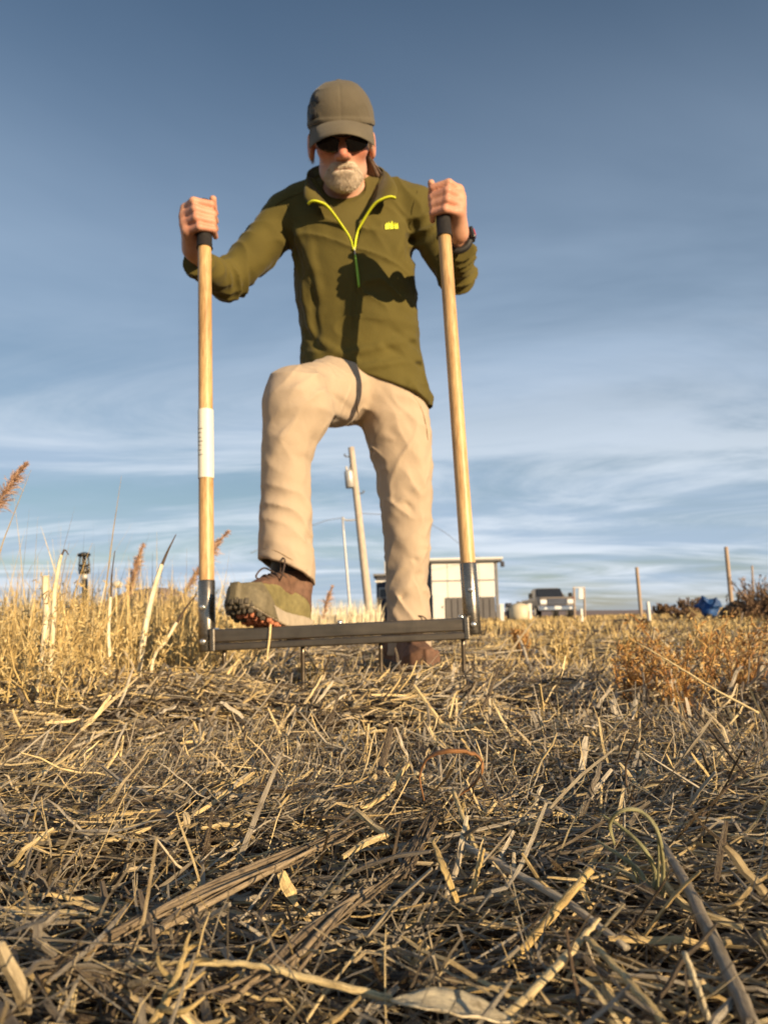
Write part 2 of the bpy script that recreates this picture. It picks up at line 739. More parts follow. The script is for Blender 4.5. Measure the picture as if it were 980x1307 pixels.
# ------------------------------------------------------------------ materials
def straw_mat(name, stops, rough=0.42, shift=0.0):
    m = Mat(name)
    at = m.node('ShaderNodeAttribute', attribute_name='rnd')
    uv = m.node('ShaderNodeAttribute', attribute_name='suv')
    oi = m.node('ShaderNodeObjectInfo')
    r = m.math('FRACT', m.math('ADD', at.outputs['Fac'], m.math('MULTIPLY', oi.outputs['Random'], 0.0)))
    c = m.ramp(r, stops)
    mp = m.node('ShaderNodeMapping')
    mp.inputs['Scale'].default_value = (14, 9, 1)
    m.l.new(uv.outputs['Vector'], mp.inputs[0])
    f1 = m.noise(mp.outputs[0], 3.0, 5, 0.7)
    mp2 = m.node('ShaderNodeMapping')
    mp2.inputs['Scale'].default_value = (60, 1.5, 1)
    m.l.new(uv.outputs['Vector'], mp2.inputs[0])
    f2 = m.noise(mp2.outputs[0], 1.0, 4, 0.65)
    c = m.mix(1.0, c, m.ramp(f1, [(0.3, (0.5, 0.46, 0.42)), (0.60, (1.45, 1.42, 1.34))]), 'MULTIPLY')
    c = m.mix(1.0, c, m.ramp(f2, [(0.28, (0.55, 0.5, 0.44)), (0.52, (1.12, 1.11, 1.08))]), 'MULTIPLY')
    nb = m.bump(f1, 0.9, 0.0012)
    return m.done(c, rough, nb, 0, 0.6)


M = {}
M['straw'] = straw_mat('straw', [(0.0, (0.05, 0.033, 0.02)), (0.22, (0.14, 0.112, 0.082)), (0.45, (0.30, 0.265, 0.215)), (0.66, (0.50, 0.445, 0.355)), (0.82, (0.60, 0.45, 0.215)), (1.0, (0.76, 0.62, 0.36))])
M['gold_straw'] = straw_mat('gold_straw', [(0.0, (0.50, 0.35, 0.13)), (0.5, (0.62, 0.47, 0.21)), (1.0, (0.70, 0.58, 0.34))])
M['pale_stalk'] = straw_mat('pale_stalk', [(0.0, (0.62, 0.54, 0.38)), (1.0, (0.78, 0.70, 0.52))])
M['bark_stem'] = straw_mat('bark_stem', [(0.0, (0.11, 0.08, 0.05)), (0.5, (0.24, 0.185, 0.125)), (1.0, (0.38, 0.30, 0.20))], 0.8)
M['dark_twig'] = straw_mat('dark_twig', [(0.0, (0.06, 0.04, 0.025)), (1.0, (0.13, 0.085, 0.05))], 0.75)
M['green_shoot'] = straw_mat('green_shoot', [(0.0, (0.25, 0.25, 0.12)), (0.6, (0.36, 0.34, 0.19)), (1.0, (0.48, 0.42, 0.26))], 0.5)
M['dry_grass'] = straw_mat('dry_grass', [(0.0, (0.28, 0.19, 0.075)), (0.3, (0.48, 0.35, 0.145)), (0.65, (0.62, 0.48, 0.22)), (1.0, (0.70, 0.60, 0.36))], 0.6)
M['orange_weed'] = straw_mat('orange_weed', [(0.0, (0.24, 0.105, 0.035)), (0.5, (0.44, 0.235, 0.065)), (1.0, (0.58, 0.39, 0.14))], 0.6)
M['brown_weed'] = straw_mat('brown_weed', [(0.0, (0.10, 0.06, 0.035)), (0.5, (0.20, 0.125, 0.07)), (1.0, (0.30, 0.20, 0.12))], 0.8)
M['plume'] = straw_mat('plume', [(0.0, (0.36, 0.23, 0.16)), (1.0, (0.55, 0.38, 0.28))], 0.8)


def soil():
    m = Mat('soil')
    v = m.coord('Object')
    a = m.noise(v, 2.2, 6, 0.6, 0.4)
    b = m.noise(v, 40, 6, 0.7)
    c = m.ramp(a, [(0.3, (0.055, 0.034, 0.020)), (0.55, (0.12, 0.078, 0.042)), (0.75, (0.22, 0.155, 0.085))])
    c = m.mix(1.0, c, m.ramp(b, [(0.3, (0.5, 0.5, 0.5)), (0.7, (1.2, 1.2, 1.2))]), 'MULTIPLY')
    nb = m.bump(b, 0.9, 0.02)
    return m.done(c, 0.95, nb, 0, 0.2)


M['soil'] = soil()
M['olive'] = fabric('olive_fleece', (0.105, 0.084, 0.020), sheen=0.12)
M['olive_dark'] = fabric('olive_tshirt', (0.115, 0.092, 0.026), sheen=0.05)
M['khaki'] = fabric('khaki_cotton', (0.47, 0.365, 0.26), 1200, 0.06, sheen=0.1)
M['khaki_seam'] = fabric('khaki_seam', (0.36, 0.255, 0.155), 1200, 0.06, sheen=0.1)
M['cap'] = fabric('cap_cloth', (0.125, 0.105, 0.072), 700, 0.15)
M['neon'] = simple('neon_zip_tape', (0.72, 0.78, 0.03), 0.6, 0.08, 60)
M['neon_pull'] = simple('lime_zip_pull', (0.33, 0.62, 0.06), 0.5, 0.08, 60)
M['zip_grey'] = simple('zip_teeth', (0.36, 0.42, 0.16), 0.4, 0.2, 300)
M['black_rubber'] = simple('black_rubber', (0.024, 0.022, 0.021), 0.6, 0.3, 120)
M['black_plastic'] = simple('black_plastic', (0.018, 0.018, 0.019), 0.3, 0.2, 80)
M['lace'] = simple('lace', (0.075, 0.05, 0.04), 0.8, 0.3, 200)
M['shoe_olive'] = simple('shoe_olive', (0.20, 0.165, 0.065), 0.75, 0.25, 60, bump=0.5)
M['shoe_brown'] = simple('shoe_brown', (0.16, 0.085, 0.052), 0.75, 0.3, 60, bump=0.5)
M['shoe_taupe'] = simple('shoe_taupe', (0.165, 0.135, 0.078), 0.7, 0.25, 80, bump=0.4)
M['midsole'] = simple('midsole', (0.40, 0.33, 0.24), 0.7, 0.15, 60)
M['sole_dark'] = simple('sole_dark', (0.085, 0.07, 0.05), 0.8, 0.3, 60)
M['sole_orange'] = simple('sole_orange', (0.46, 0.17, 0.09), 0.75, 0.2, 60)
M['orange'] = simple('orange_tab', (0.85, 0.20, 0.05), 0.6, 0.1, 60)
M['white_paint'] = simple('white_paint', (0.78, 0.75, 0.68), 0.5, 0.06, 4)
M['white_label'] = simple('white_label', (0.80, 0.76, 0.64), 0.45, 0.04, 60, bump=0.05)
M['print_grey'] = simple('print_grey', (0.34, 0.30, 0.26), 0.5, 0.1, 60)


def wood_mat():
    m = Mat('ash_wood')
    v = m.coord('Object', (60, 60, 2.2))
    a = m.noise(v, 1.0, 6, 0.6, 0.8)
    v2 = m.coord('Object', (400, 400, 6))
    b = m.noise(v2, 1.0, 3, 0.6)
    c = m.ramp(a, [(0.25, (0.50, 0.285, 0.105)), (0.5, (0.64, 0.40, 0.165)), (0.72, (0.73, 0.50, 0.24))])
    c = m.mix(0.55, c, m.ramp(b, [(0.35, (0.30, 0.15, 0.05)), (0.6, (0.75, 0.5, 0.24))]))
    gr = m.noise(m.coord('Object', (9, 9, 5)), 1.0, 5, 0.65)
    c = m.mix(1.0, c, m.ramp(gr, [(0.35, (0.72, 0.68, 0.62)), (0.6, (1.05, 1.05, 1.05))]), 'MULTIPLY')
    return m.done(c, 0.42, m.bump(b, 0.15, 0.0005), 0, 0.45)


M['ash'] = wood_mat()


def steel(name, c, rough, rust):
    m = Mat(name)
    v = m.coord('Object')
    a = m.noise(v, 14, 6, 0.65, 0.4)
    b = m.noise(m.coord('Object', (8, 120, 120)), 1.0, 5, 0.7)
    cc = m.mix(1.0, m.ramp(a, [(0.3, c), (0.7, rust)]), m.ramp(b, [(0.3, (0.86, 0.86, 0.86)), (0.7, (1.1, 1.1, 1.1))]), 'MULTIPLY')
    rr = m.node('ShaderNodeMapRange')
    m.l.new(b, rr.inputs[0]); rr.inputs[3].default_value = rough * 0.75; rr.inputs[4].default_value = rough * 1.35
    return m.done(cc, rr.outputs[0], m.bump(b, 0.15, 0.0006), 0.9, 0.5)


M['bar_steel'] = steel('bar_steel', (0.17, 0.14, 0.105), 0.30, (0.27, 0.215, 0.155))
M['socket_steel'] = steel('socket_steel', (0.28, 0.26, 0.23), 0.26, (0.22, 0.19, 0.15))
M['bolt_steel'] = steel('bolt_steel', (0.75, 0.73, 0.68), 0.25, (0.65, 0.62, 0.55))


def skin():
    m = Mat('skin')
    v = m.coord('Object')
    a = m.noise(v, 28, 5, 0.6)
    b = m.noise(v, 9, 3, 0.5)
    c = m.ramp(a, [(0.3, (0.56, 0.285, 0.175)), (0.7, (0.68, 0.39, 0.255))])
    c = m.mix(m.math('MULTIPLY', b, 0.35), c, (0.56, 0.20, 0.125))
    a1 = m.node('ShaderNodeAttribute', attribute_name='flush')
    a2 = m.node('ShaderNodeAttribute', attribute_name='stubble')
    c = m.mix(m.math('MULTIPLY', a1.outputs['Fac'], 0.75), c, (0.58, 0.17, 0.11))
    c = m.mix(m.math('MULTIPLY', a2.outputs['Fac'], m.math('ADD', m.math('MULTIPLY', m.noise(v, 420, 2), 0.7), 0.25)), c, (0.55, 0.46, 0.37))
    m.b.inputs['Subsurface Weight'].default_value = 0.05
    m.b.inputs['Subsurface Radius'].default_value = (0.012, 0.004, 0.002)
    m.b.inputs['Subsurface Scale'].default_value = 0.3
    return m.done(c, 0.5, m.bump(m.noise(v, 180, 5, 0.7), 0.6, 0.0016), 0, 0.4)


M['skin'] = skin()
M['beard'] = simple('grey_beard', (0.62, 0.51, 0.40), 0.85, 0.15, 120, bump=0.3, bdist=.001)
M['mouth'] = simple('mouth_line', (0.20, 0.085, 0.06), 0.6, 0.1, 60)
M['hair'] = straw_mat('grey_brown_hair', [(0.0, (0.12, 0.075, 0.05)), (0.6, (0.24, 0.16, 0.12)), (1.0, (0.5, 0.42, 0.36))], 0.5)


def lens_mat():
    m = Mat('dark_lens')
    m.b.inputs['Coat Weight'].default_value = 0.5
    return m.done((0.012, 0.008, 0.009), 0.12, None, 0, 0.5)


M['lens'] = lens_mat()
M['pole_wood'] = simple('weathered_pole', (0.52, 0.43, 0.33), 0.85, 0.25, 5, sc=(6, 6, 0.6))
M['post_wood'] = simple('weathered_post', (0.42, 0.31, 0.22), 0.9, 0.25, 8, sc=(6, 6, 0.8))
M['galv'] = simple('galvanised', (0.55, 0.53, 0.50), 0.45, 0.12, 6, metal=0.3)
M['wire'] = simple('wire', (0.16, 0.155, 0.16), 0.6, 0.1, 2)
M['wall_white'] = simple('white_wall_panel', (0.80, 0.76, 0.68), 0.6, 0.05, 1.2)
M['wall_grey'] = simple('grey_wall_band', (0.13, 0.12, 0.115), 0.7, 0.1, 1.5)
M['wall_navy'] = simple('dark_wall', (0.06, 0.06, 0.075), 0.7, 0.15, 1.5)
M['roof_metal'] = simple('roof_metal', (0.20, 0.19, 0.18), 0.5, 0.15, 2)
M['glass_dark'] = simple('dark_glass', (0.03, 0.035, 0.045), 0.08, 0.1, 2, bump=0.0)
M['car_paint'] = simple('silver_tan_paint', (0.30, 0.25, 0.20), 0.3, 0.08, 2, metal=0.4, bump=0.02)
M['chrome'] = simple('chrome', (0.75, 0.73, 0.70), 0.15, 0.05, 5, metal=1.0, bump=0.02)
M['lamp_glass'] = simple('headlight_glass', (0.85, 0.85, 0.82), 0.1, 0.05, 5, bump=0.02)
M['red_lamp'] = simple('red_lens', (0.6, 0.05, 0.04), 0.2, 0.05, 5, bump=0.02)
M['tyre'] = simple('tyre', (0.025, 0.024, 0.023), 0.8, 0.2, 20)
M['tank_cream'] = simple('cream_tank', (0.66, 0.56, 0.38), 0.5, 0.12, 3)
M['blue_tarp'] = simple('blue_tarp', (0.02, 0.075, 0.22), 0.5, 0.25, 4, bump=0.8, bdist=0.05)
M['mound_soil'] = simple('mound_soil', (0.27, 0.20, 0.17), 0.95, 0.25, 1.2, bump=0.8, bdist=0.1)
M['heap_brown'] = simple('heap_brown', (0.12, 0.075, 0.045), 0.95, 0.35, 6, bump=0.9, bdist=0.06)
M['stone'] = simple('pale_stone', (0.6, 0.56, 0.48), 0.9, 0.15, 4)
M['paper'] = simple('sign_face', (0.82, 0.80, 0.76), 0.5, 0.04, 3)


# ------------------------------------------------------------------ ground
def terrain(x, y):
    x = np.asarray(x, float); y = np.asarray(y, float)
    p = np.stack([x, y, np.zeros_like(x)], -1)
    near = np.exp(-(np.hypot(x, y) / 5.0) ** 2)
    z = (vnoise(p * 2.1 + 3.3) - 0.5) * 0.060 + (vnoise(p * 6.3 + 9.1) - 0.5) * 0.034
    z = z * near
    z += (.020 + .03 * vnoise(p * 3.7 + 5.5)) * np.exp(-((y - 1.46 - .05 * np.sin(x * 5)) / .13) ** 2) * np.exp(-((x - .05) / .75) ** 4)
    z += (vnoise(p * 0.33 + 1.7) - 0.5) * 0.07 * np.clip((np.hypot(x, y) - 2.5) / 4, 0, 1) * np.exp(-(np.hypot(x, y) / 40) ** 2)
    z -= 0.05 * np.exp(-((x / 0.16) ** 2 + ((y + 0.02) / 0.2) ** 2))
    return z


def make_ground():
    def axis(vals):
        return np.unique(np.concatenate(vals))
    xs = axis([np.linspace(-1.6, 1.6, 100), np.linspace(-8, 8, 81), np.linspace(-60, 60, 41), np.linspace(-3000, 3000, 31)])
    ys = axis([np.linspace(-0.6, 3.2, 110), np.linspace(-6, 14, 80), np.linspace(-60, 110, 50), np.linspace(-3000, 4000, 36)])
    X, Y = np.meshgrid(xs, ys, indexing='ij')
    Z = terrain(X, Y)
    V = np.stack([X, Y, Z], -1).reshape(-1, 3)
    nx, ny = len(xs), len(ys)
    i = np.arange(nx - 1)[:, None]; j = np.arange(ny - 1)[None, :]
    a = i * ny + j
    Q = np.stack([a, a + ny, a + ny + 1, a + 1], -1).reshape(-1, 4)
    o = obj('ground', mesh_np('ground', V, Q), M['soil'])
    return tag(o, kind='structure')


ground = make_ground()


# ------------------------------------------------------------------ the person
def rowpx(py, xl, xr, Y, hd):
    a = P(xl, py, Y); b = P(xr, py, Y)
    c = (a + b) / 2
    return (c, abs(b[0] - a[0]) / 2, hd)


def build_person():
    root = thing('person', 'person in olive half-zip pullover, khaki trousers and cap, one foot on the fork bar', 'person', P(518, 866, 2.15) * np.array([1, 1, 0]))
    # ---- joints
    shR, elR, wrR = P(366, 277, 2.09), P(291, 360, 2.03), P(252, 326, 1.83)
    shL, elL, wrL = P(527, 268, 2.08), P(583, 350, 2.07), P(583, 306, 1.86)
    neckb = P(441, 244, 2.08)

    # ---- head frame
    HO = P(436, 181, 1.945)
    tilt, yaw, roll = R(31), R(4), R(-2.5)
    f = np.array([math.sin(yaw) * math.cos(tilt), -math.cos(yaw) * math.cos(tilt), -math.sin(tilt)])
    s0 = nrm(np.cross(f, [0, 0, 1.0])) * -1
    s0 = s0 if s0[0] > 0 else -s0
    u0 = np.cross(s0, -f)
    s = math.cos(roll) * s0 - math.sin(roll) * u0
    s = nrm(s); u = np.cross(s, -f)
    HM = np.stack([s, -f, u], 1)                 # columns: local x, y(back), z(up)
    K = 1.07

    def HL(x, y, z):
        return HO + HM @ (np.array([x, y, z]) * K)

    def toH(p):
        return ((p - HO) @ HM) / K

    def head_sdf(q):
        items = [s_ell((0, .018, .035), (.076, .096, .092)),
                 (s_ell((0, -.018, -.04), (.058, .074, .083)), .035),
                 (s_ell((0, -.060, -.098), (.034, .026, .024)), .03),
                 (s_rc((-.036, -.032, -.074), (.036, -.032, -.074), .023, .023), .03)]
        d = s_union(items)(q)
        for sx in (-1, 1):
            d = smin(d, s_ell((sx * .044, -.060, -.022), (.022, .020, .019))(q), .025)
            # ear
            e = s_ell((sx * .083, .012, -.010), (.011, .021, .034))(q)
            e = smax(e, -s_ell((sx * .094, .004, -.008), (.008, .012, .021))(q), .006)
            d = smin(d, e, .008)
            d = smax(d, -s_ell((sx * .033, -.105, -.002), (.019, .022, .013))(q), .02)
        d = smin(d, s_rc((-.034, -.074, .016), (.034, -.074, .016), .012, .012)(q), .02)
        d = smin(d, s_rc((0, -.088, .006), (0, -.116, -.036), .008, .0125)(q), .014)
        for sx in (-1, 1):
            d = smin(d, s_ell((sx * .0125, -.098, -.040), (.0095, .012, .0085))(q), .008)
        d = smin(d, s_rc((-.019, -.085, -.0645), (.019, -.085, -.0645), .006, .006)(q), .01)
        d = smin(d, s_rc((-.016, -.085, -.077), (.016, -.085, -.077), .0075, .0075)(q), .01)
        d = smax(d, -s_rc((-.024, -.094, -.0708), (.024, -.094, -.0708), .0022, .0022)(q), .004)
        return d

    # ---- hands: local frame on the handle (out, front, axis)
    def hand(handle_c, axis, out, wrist):
        a = nrm(axis); o = nrm(np.asarray(out) - a * np.dot(out, a))
        c = np.cross(a, o)
        if c[1] > 0:
            c = -c                                # front, towards the camera

        def L(oo, cc, aa):
            return handle_c + o * oo + c * cc + a * aa

        def pol(r, deg, aa):
            return L(r * math.cos(R(deg)), r * math.sin(R(deg)), aa)
        parts = []
        hts = [.0335, .0115, -.0105, -.031]
        rad = [.0104, .0108, .0103, .0090]
        knk = []
        for i in range(4):
            z = hts[i]; r = rad[i]; ln = [1.0, 1.06, 1.02, .9][i]
            p0 = pol(.046 * ln, -8 + 3 * i, z * 1.04 + .002)
            p1 = pol(.0395 * ln, 58 + [-9, 0, 3, 12][i], z + [.004, .002, .001, -.001][i])
            p2 = pol(.0305, 128 + [-6, 3, 0, 8][i], z + [.002, .0, .001, .002][i])
            p3 = pol(.0285, 196, z - .001)
            knk.append(p0)
            parts.append(s_union([s_rc(p0, p1, r * 1.12, r * 1.03), (s_rc(p1, p2, r * 1.03, r * .95), .004), (s_rc(p2, p3, r * .95, r * .82), .003)]))
        # palm
        wr = np.asarray(wrist)
        palm = []
        for i in range(4):
            tgt = wr + a * (hts[i] * .42) + o * .004
            palm.append((s_rc(knk[i], tgt, .0125, .0165), .022))
        palm.append((s_rc(L(.026, -.012, .02), L(.026, -.014, -.022), .017, .017), .02))
        palm.append((s_rc(wr, wr + (wr - handle_c) * .25, .026, .024), .02))
        # thumb
        t0 = wr * .55 + L(.0, -.03, .0) * .45
        t1 = L(-.006, -.032, .030); t2 = L(-.021, -.016, .052); t3 = L(-.022, .004, .064)
        th = s_union([s_rc(t0, t1, .018, .0135), (s_rc(t1, t2, .0130, .0112), .006), (s_rc(t2, t3, .0112, .0092), .004)])

        def fn(p):
            d = s_union(palm)(p)
            for g in parts:
                d = smin(d, g(p), .007)
            return smin(d, th(p), .010)
        return fn
    hRc = P(261, 284, 1.752); hLc = P(563.5, 262, 1.752)
    axR = P(261, 300, 1.75) - P(264.5, 740, 1.75); axL = P(563, 290, 1.75) - P(598.5, 720, 1.75)
    handR = hand(hRc, axR, (-1, -.25, 0), P(249, 313, 1.800))
    handL = hand(hLc, axL, (1, -.25, 0), P(581, 292, 1.800))

    arms = [s_rc(wrR, elR, .023, .022), (s_rc(elR, shR, .036, .046), .02), s_rc(wrL, elL, .024, .024), (s_rc(elL, shL, .036, .046), .02),
            (s_rc(shR, neckb, .05, .06), .03), (s_rc(shL, neckb, .05, .06), .03)]
    torso_core = s_loft([rowpx(262, 372, 520, 2.10, .075), rowpx(345, 392, 516, 2.10, .095), rowpx(470, 402, 526, 2.11, .09)])
    neck = s_rc(neckb - np.array([0, 0, .02]), HL(0, .030, -.05), .058, .050)
    lox = np.array([-.62, 1.62, .80]); hix = np.array([.36, 2.32, 1.75])

    def body(p):
        d = torso_core(p)
        for a in arms:
            g, k = a if isinstance(a, tuple) else (a, .02)
            d = smin(d, g(p), k)
        d = smin(d, neck(p), .03)
        q = toH(p)
        # adam's apple
        d = smin(d, head_sdf(q) * K, .025)
        nr = np.linalg.norm(p - hRc, axis=1) < .16
        if nr.any():
            d[nr] = smin(d[nr], handR(p[nr]), .012)
        nl = np.linalg.norm(p - hLc, axis=1) < .16
        if nl.any():
            d[nl] = smin(d[nl], handL(p[nl]), .012)
        return d
    lo = np.minimum.reduce([hRc - .12, elR - .08, neckb - .1]) ; lo[2] = .84; lo[1] = 1.66
    hi = np.array([elL[0] + .1, 2.24, HL(0, 0, .15)[2] + .06])
    me = sdf_mesh(body, lo, hi, .0033, 'body', 1)
    vv = np.empty(len(me.vertices) * 3, np.float32); me.vertices.foreach_get('co', vv)
    qh = toH(vv.reshape(-1, 3))

    def blob(c_, r_):
        return np.exp(-(((qh - np.array(c_)) / np.array(r_)) ** 2).sum(1))
    fl = blob((0, -.112, -.034), (.02, .03, .018)) + .8 * blob((.045, -.07, -.028), (.024, .04, .02)) + .8 * blob((-.045, -.07, -.028), (.024, .04, .02)) + .6 * blob((.088, .01, -.01), (.02, .03, .03)) + .5 * blob((-.088, .01, -.01), (.02, .03, .03))
    fl += .22 * blob((0, -.07, -.02), (.09, .09, .07))
    for hc in (hRc, hLc):
        dh = np.linalg.norm(vv.reshape(-1, 3) - hc, axis=1)
        fl += .35 * np.exp(-((dh - .047) / .010) ** 2)
    stb = np.clip(blob((0, -.055, -.095), (.075, .07, .035)) * 1.3, 0, 1) * (np.abs(qh[:, 0]) < .12)
    for nm_, vals in (('flush', fl), ('stubble', stb)):
        at_ = me.attributes.new(nm_, 'FLOAT', 'POINT')
        at_.data.foreach_set('value', np.clip(vals, 0, 1).astype(np.float32))
    obj('body', me, M['skin'], root)

    # ---- beard
    def beard(p):
        q = toH(p)
        d = head_sdf(q) - .0016 - .0012 * (vnoise(q * 120) - .5)
        reg = s_union([s_ell((0, -.060, -.100), (.050, .054, .037)), (s_rc((-.024, -.090, -.059), (.024, -.090, -.059), .0075, .0075), .006),
                       (s_rc((-.030, -.080, -.064), (-.040, -.06, -.090), .008, .012), .012), (s_rc((.030, -.080, -.064), (.040, -.06, -.090), .008, .012), .012)])(q)
        d = np.maximum(d, reg + .002 * (vnoise(q * 420) - .5))
        return d * K
    c = HL(0, -.06, -.08)
    me = sdf_mesh(beard, c - .11, c + .11, .0026, 'beard', 1)
    obj('beard', me, M['beard'], root)
    acc = Acc()
    bv = bvh_of(me)
    n = 4200
    q = np.stack([rng.uniform(-.055, .055, n), np.full(n, -.2), rng.uniform(-.135, -.052, n)], -1)
    pts = []
    dr = Vector(HM @ np.array([0, 1.0, 0]))
    for a in q:
        loc, nor, _, _ = bv.ray_cast(Vector(HL(*a)), dr)
        if loc is not None:
            dn = HM @ np.array([a[0] * 4, -.25, -1.0])
            d = nrm(nrm(dn) + .5 * np.array(nor) + rng.normal(0, .25, 3))
            b = np.array(loc)
            ln = rng.uniform(.002, .0048)
            pts.append([b - d * .001, b + d * ln * .5, b + d * ln + np.array([0, 0, -.001])])
    pts = np.array(pts)
    rv = rng.uniform(.55, 1, len(pts))
    w = np.ones((len(pts), 3)) * np.array([.00045, .0004, .00015])
    V, Q, uv, rr = batch(pts, w, w * .5, rng.normal(0, 1, (len(pts), 3)), rv, 2)
    acc.add(V, Q, uv, rr)
    m_ = Mat('beard_hair'); m_.done((0.66, 0.56, 0.43), 0.6, None, 0, .3)
    o = acc.build('whiskers', m_.m, root)

    mp = []
    for x_ in np.linspace(-.020, .020, 9):
        o_ = Vector(HL(x_, -.2, -.0695 - 3.0 * x_ * x_))
        loc_, nor, _, _ = bv.ray_cast(o_, dr)
        if loc_ is not None:
            mp.append(np.array(loc_) - np.array(dr) * .0004)
    V, Q, uv = tube_data(smooth_path(mp, 16), [.0006, .0017, .0019, .0017, .0006], 6)
    obj('mouth', mesh_np('mouth', V, Q), M['mouth'], root)

    # ---- hair: grey temples and a ponytail behind the ear
    acc = Acc()

    def strands(roots, ends, n, sp, w0, lo_, hi_):
        t = rng.random(n)[:, None]
        a = roots[0] * (1 - t) + roots[1] * t + rng.normal(0, sp * .5, (n, 3))
        b = ends[0] * (1 - t) + ends[1] * t + rng.normal(0, sp, (n, 3))
        mid = (a + b) / 2 + rng.normal(0, sp, (n, 3)) * .6
        k = np.linspace(0, 1, 6)[None, :, None]
        pth = a[:, None] * (1 - k) ** 2 + 2 * mid[:, None] * k * (1 - k) + b[:, None] * k ** 2
        w = np.ones((n, 6)) * w0 * np.array([1, 1, 1, .9, .7, .3])
        V, Q, uv, rr = batch(pth, w, w * .4, rng.normal(0, 1, (n, 3)), rng.uniform(lo_, hi_, n), 2)
        acc.add(V, Q, uv, rr)
    strands((HL(.070, .05, -.02), HL(.05, .085, -.03)), (HL(.108, .055, -.105), HL(.08, .08, -.13)), 600, .006, .0011, 0, .6)
    strands((HL(.02, .095, -.0), HL(.06, .08, -.01)), (HL(.09, .08, -.12), HL(.105, .06, -.09)), 300, .006, .0011, 0, .6)
    strands((HL(-.074, .0, .04), HL(-.076, .05, .03)), (HL(-.082, .0, .0), HL(-.082, .06, -.05)), 260, .004, .0009, .5, 1)
    strands((HL(.074, -.02, .04), HL(.076, .03, .03)), (HL(.077, -.02, -.015), HL(.080, .045, -.04)), 260, .004, .0009, .5, 1)
    acc.build('hair', M['hair'], root)

    # ---- sunglasses
    sg = None
    for sx in (-1, 1):
        nu, nv = 15, 9
        pts = np.zeros((nu, nv, 3))
        for i in range(nu):
            for j in range(nv):
                a = i / (nu - 1) * 2 - 1; b = j / (nv - 1) * 2 - 1
                k = math.sqrt(max(0.0, 1 - .5 * b * b)); k2 = math.sqrt(max(0.0, 1 - .45 * a * a))
                x = .036 + .031 * a * k; z = -.010 + .020 * b * k2 + (.004 * a)
                pts[i, j] = HL(sx * x, -.1035 + 5.2 * x * x + 1.5 * z * z, z)
        V = pts.reshape(-1, 3)
        Q = [(i * nv + j, (i + 1) * nv + j, (i + 1) * nv + j + 1, i * nv + j + 1) for i in range(nu - 1) for j in range(nv - 1)]
        me = mesh_np('lens', V, np.array(Q))
        if sg is None:
            sg = bpy.data.objects.new('sunglasses', box_me('sunglasses', (.001, .001, .001)))
            a = Acc()
            a.tube(smooth_path([HL(-.070, -.072, .008), HL(-.035, -.098, .011), HL(0, -.104, .006), HL(.035, -.098, .011), HL(.070, -.072, .008)], 24), .0024, 8)
            for s2 in (-1, 1):
                a.tube(smooth_path([HL(s2 * .070, -.072, .007), HL(s2 * .080, -.03, .006), HL(s2 * .083, .01, .006), HL(s2 * .080, .035, -.012)], 14), [.0035, .003, .0024], 8, flat=.6)
            sg = a.build('sunglasses', M['black_plastic'], root)
        o = obj('lens', me, M['lens'], sg)
        md = o.modifiers.new('thick', 'SOLIDIFY'); md.thickness = .002

    # ---- cap
    def crown(p):
        q = toH(p)
        k_ = ((np.abs(q[:, 0]) / .0865) ** 2.3 + (np.abs(q[:, 1] - .014) / .106) ** 2.3 + (np.abs(q[:, 2] - .050) / .093) ** 2.3) ** (1 / 2.3)
        d = (k_ - 1) * .09
        an = np.arctan2(q[:, 0], -(q[:, 1] - .014))
        seam = np.abs(((an / (math.pi / 3) + 0.0) % 1.0) - .5) * 2          # 6 panels
        d = d + .0012 * np.exp(-((1 - seam) / .035) ** 2) - .0022 * (vnoise(q * 18) - .5) - creases(q, 3.0, .0028, (30, 8, 10), (0, 20, 12), (8, 5, -22), 4)
        d = smin(d, np.maximum(np.abs(d) - .0022, np.abs(q[:, 2] - .042) - .006), .004)
        low = .036 - .10 * np.clip(q[:, 1] - .03, 0, .1) * 1.5
        d = np.maximum(d, low - q[:, 2])
        return d * K
    c = HL(0, .014, .08)
    capm = sdf_mesh(crown, c - .16, c + .16, .0030, 'cap', 1)
    cap = obj('cap', capm, M['cap'], root)
    nu, nv = 29, 9
    top = np.zeros((nu, nv, 3)); bot = np.zeros((nu, nv, 3))
    for i in range(nu):
        ph = R(-74 + 148 * i / (nu - 1))
        for j in range(nv):
            v = j / (nv - 1)
            ri = .0
            x = .0855 * math.sin(ph) * (1 + .05 * v)
            y = .014 - .1045 * math.cos(ph) - .064 * v * max(0.0, math.cos(ph)) ** .55
            z = .045 - .026 * v - .010 * v * v - .026 * (math.sin(ph) ** 2) * (.25 + .75 * v)
            top[i, j] = (x, y, z); bot[i, j] = (x * .995, y, z - .0028)
    V = np.vstack([top.reshape(-1, 3), bot.reshape(-1, 3)])
    V = np.array([HL(*a) for a in V])
    N = nu * nv
    Q = []
    for i in range(nu - 1):
        for j in range(nv - 1):
            a = i * nv + j
            Q.append((a, a + 1, a + nv + 1, a + nv)); Q.append((N + a, N + a + nv, N + a + nv + 1, N + a + 1))
        a = i * nv + nv - 1
        Q.append((a, N + a, N + a + nv, a + nv))
    for j in range(nv - 1):
        for a, fl in ((j, 0), ((nu - 1) * nv + j, 1)):
            q_ = (a, N + a, N + a + 1, a + 1)
            Q.append(q_ if fl else q_[::-1])
    obj('brim', mesh_np('brim', V, np.array(Q)), M['cap'], cap)
    me = sdf_mesh(lambda p: s_ell((0, .014, .144), (.009, .009, .004))(toH(p)) * K, HL(0, .014, .144) - .03, HL(0, .014, .144) + .03, .002, 'button')
    obj('button', me, M['cap'], cap)
    # dark patches on the crown's side
    bv = bvh_of(capm)
    pm = M['black_plastic']
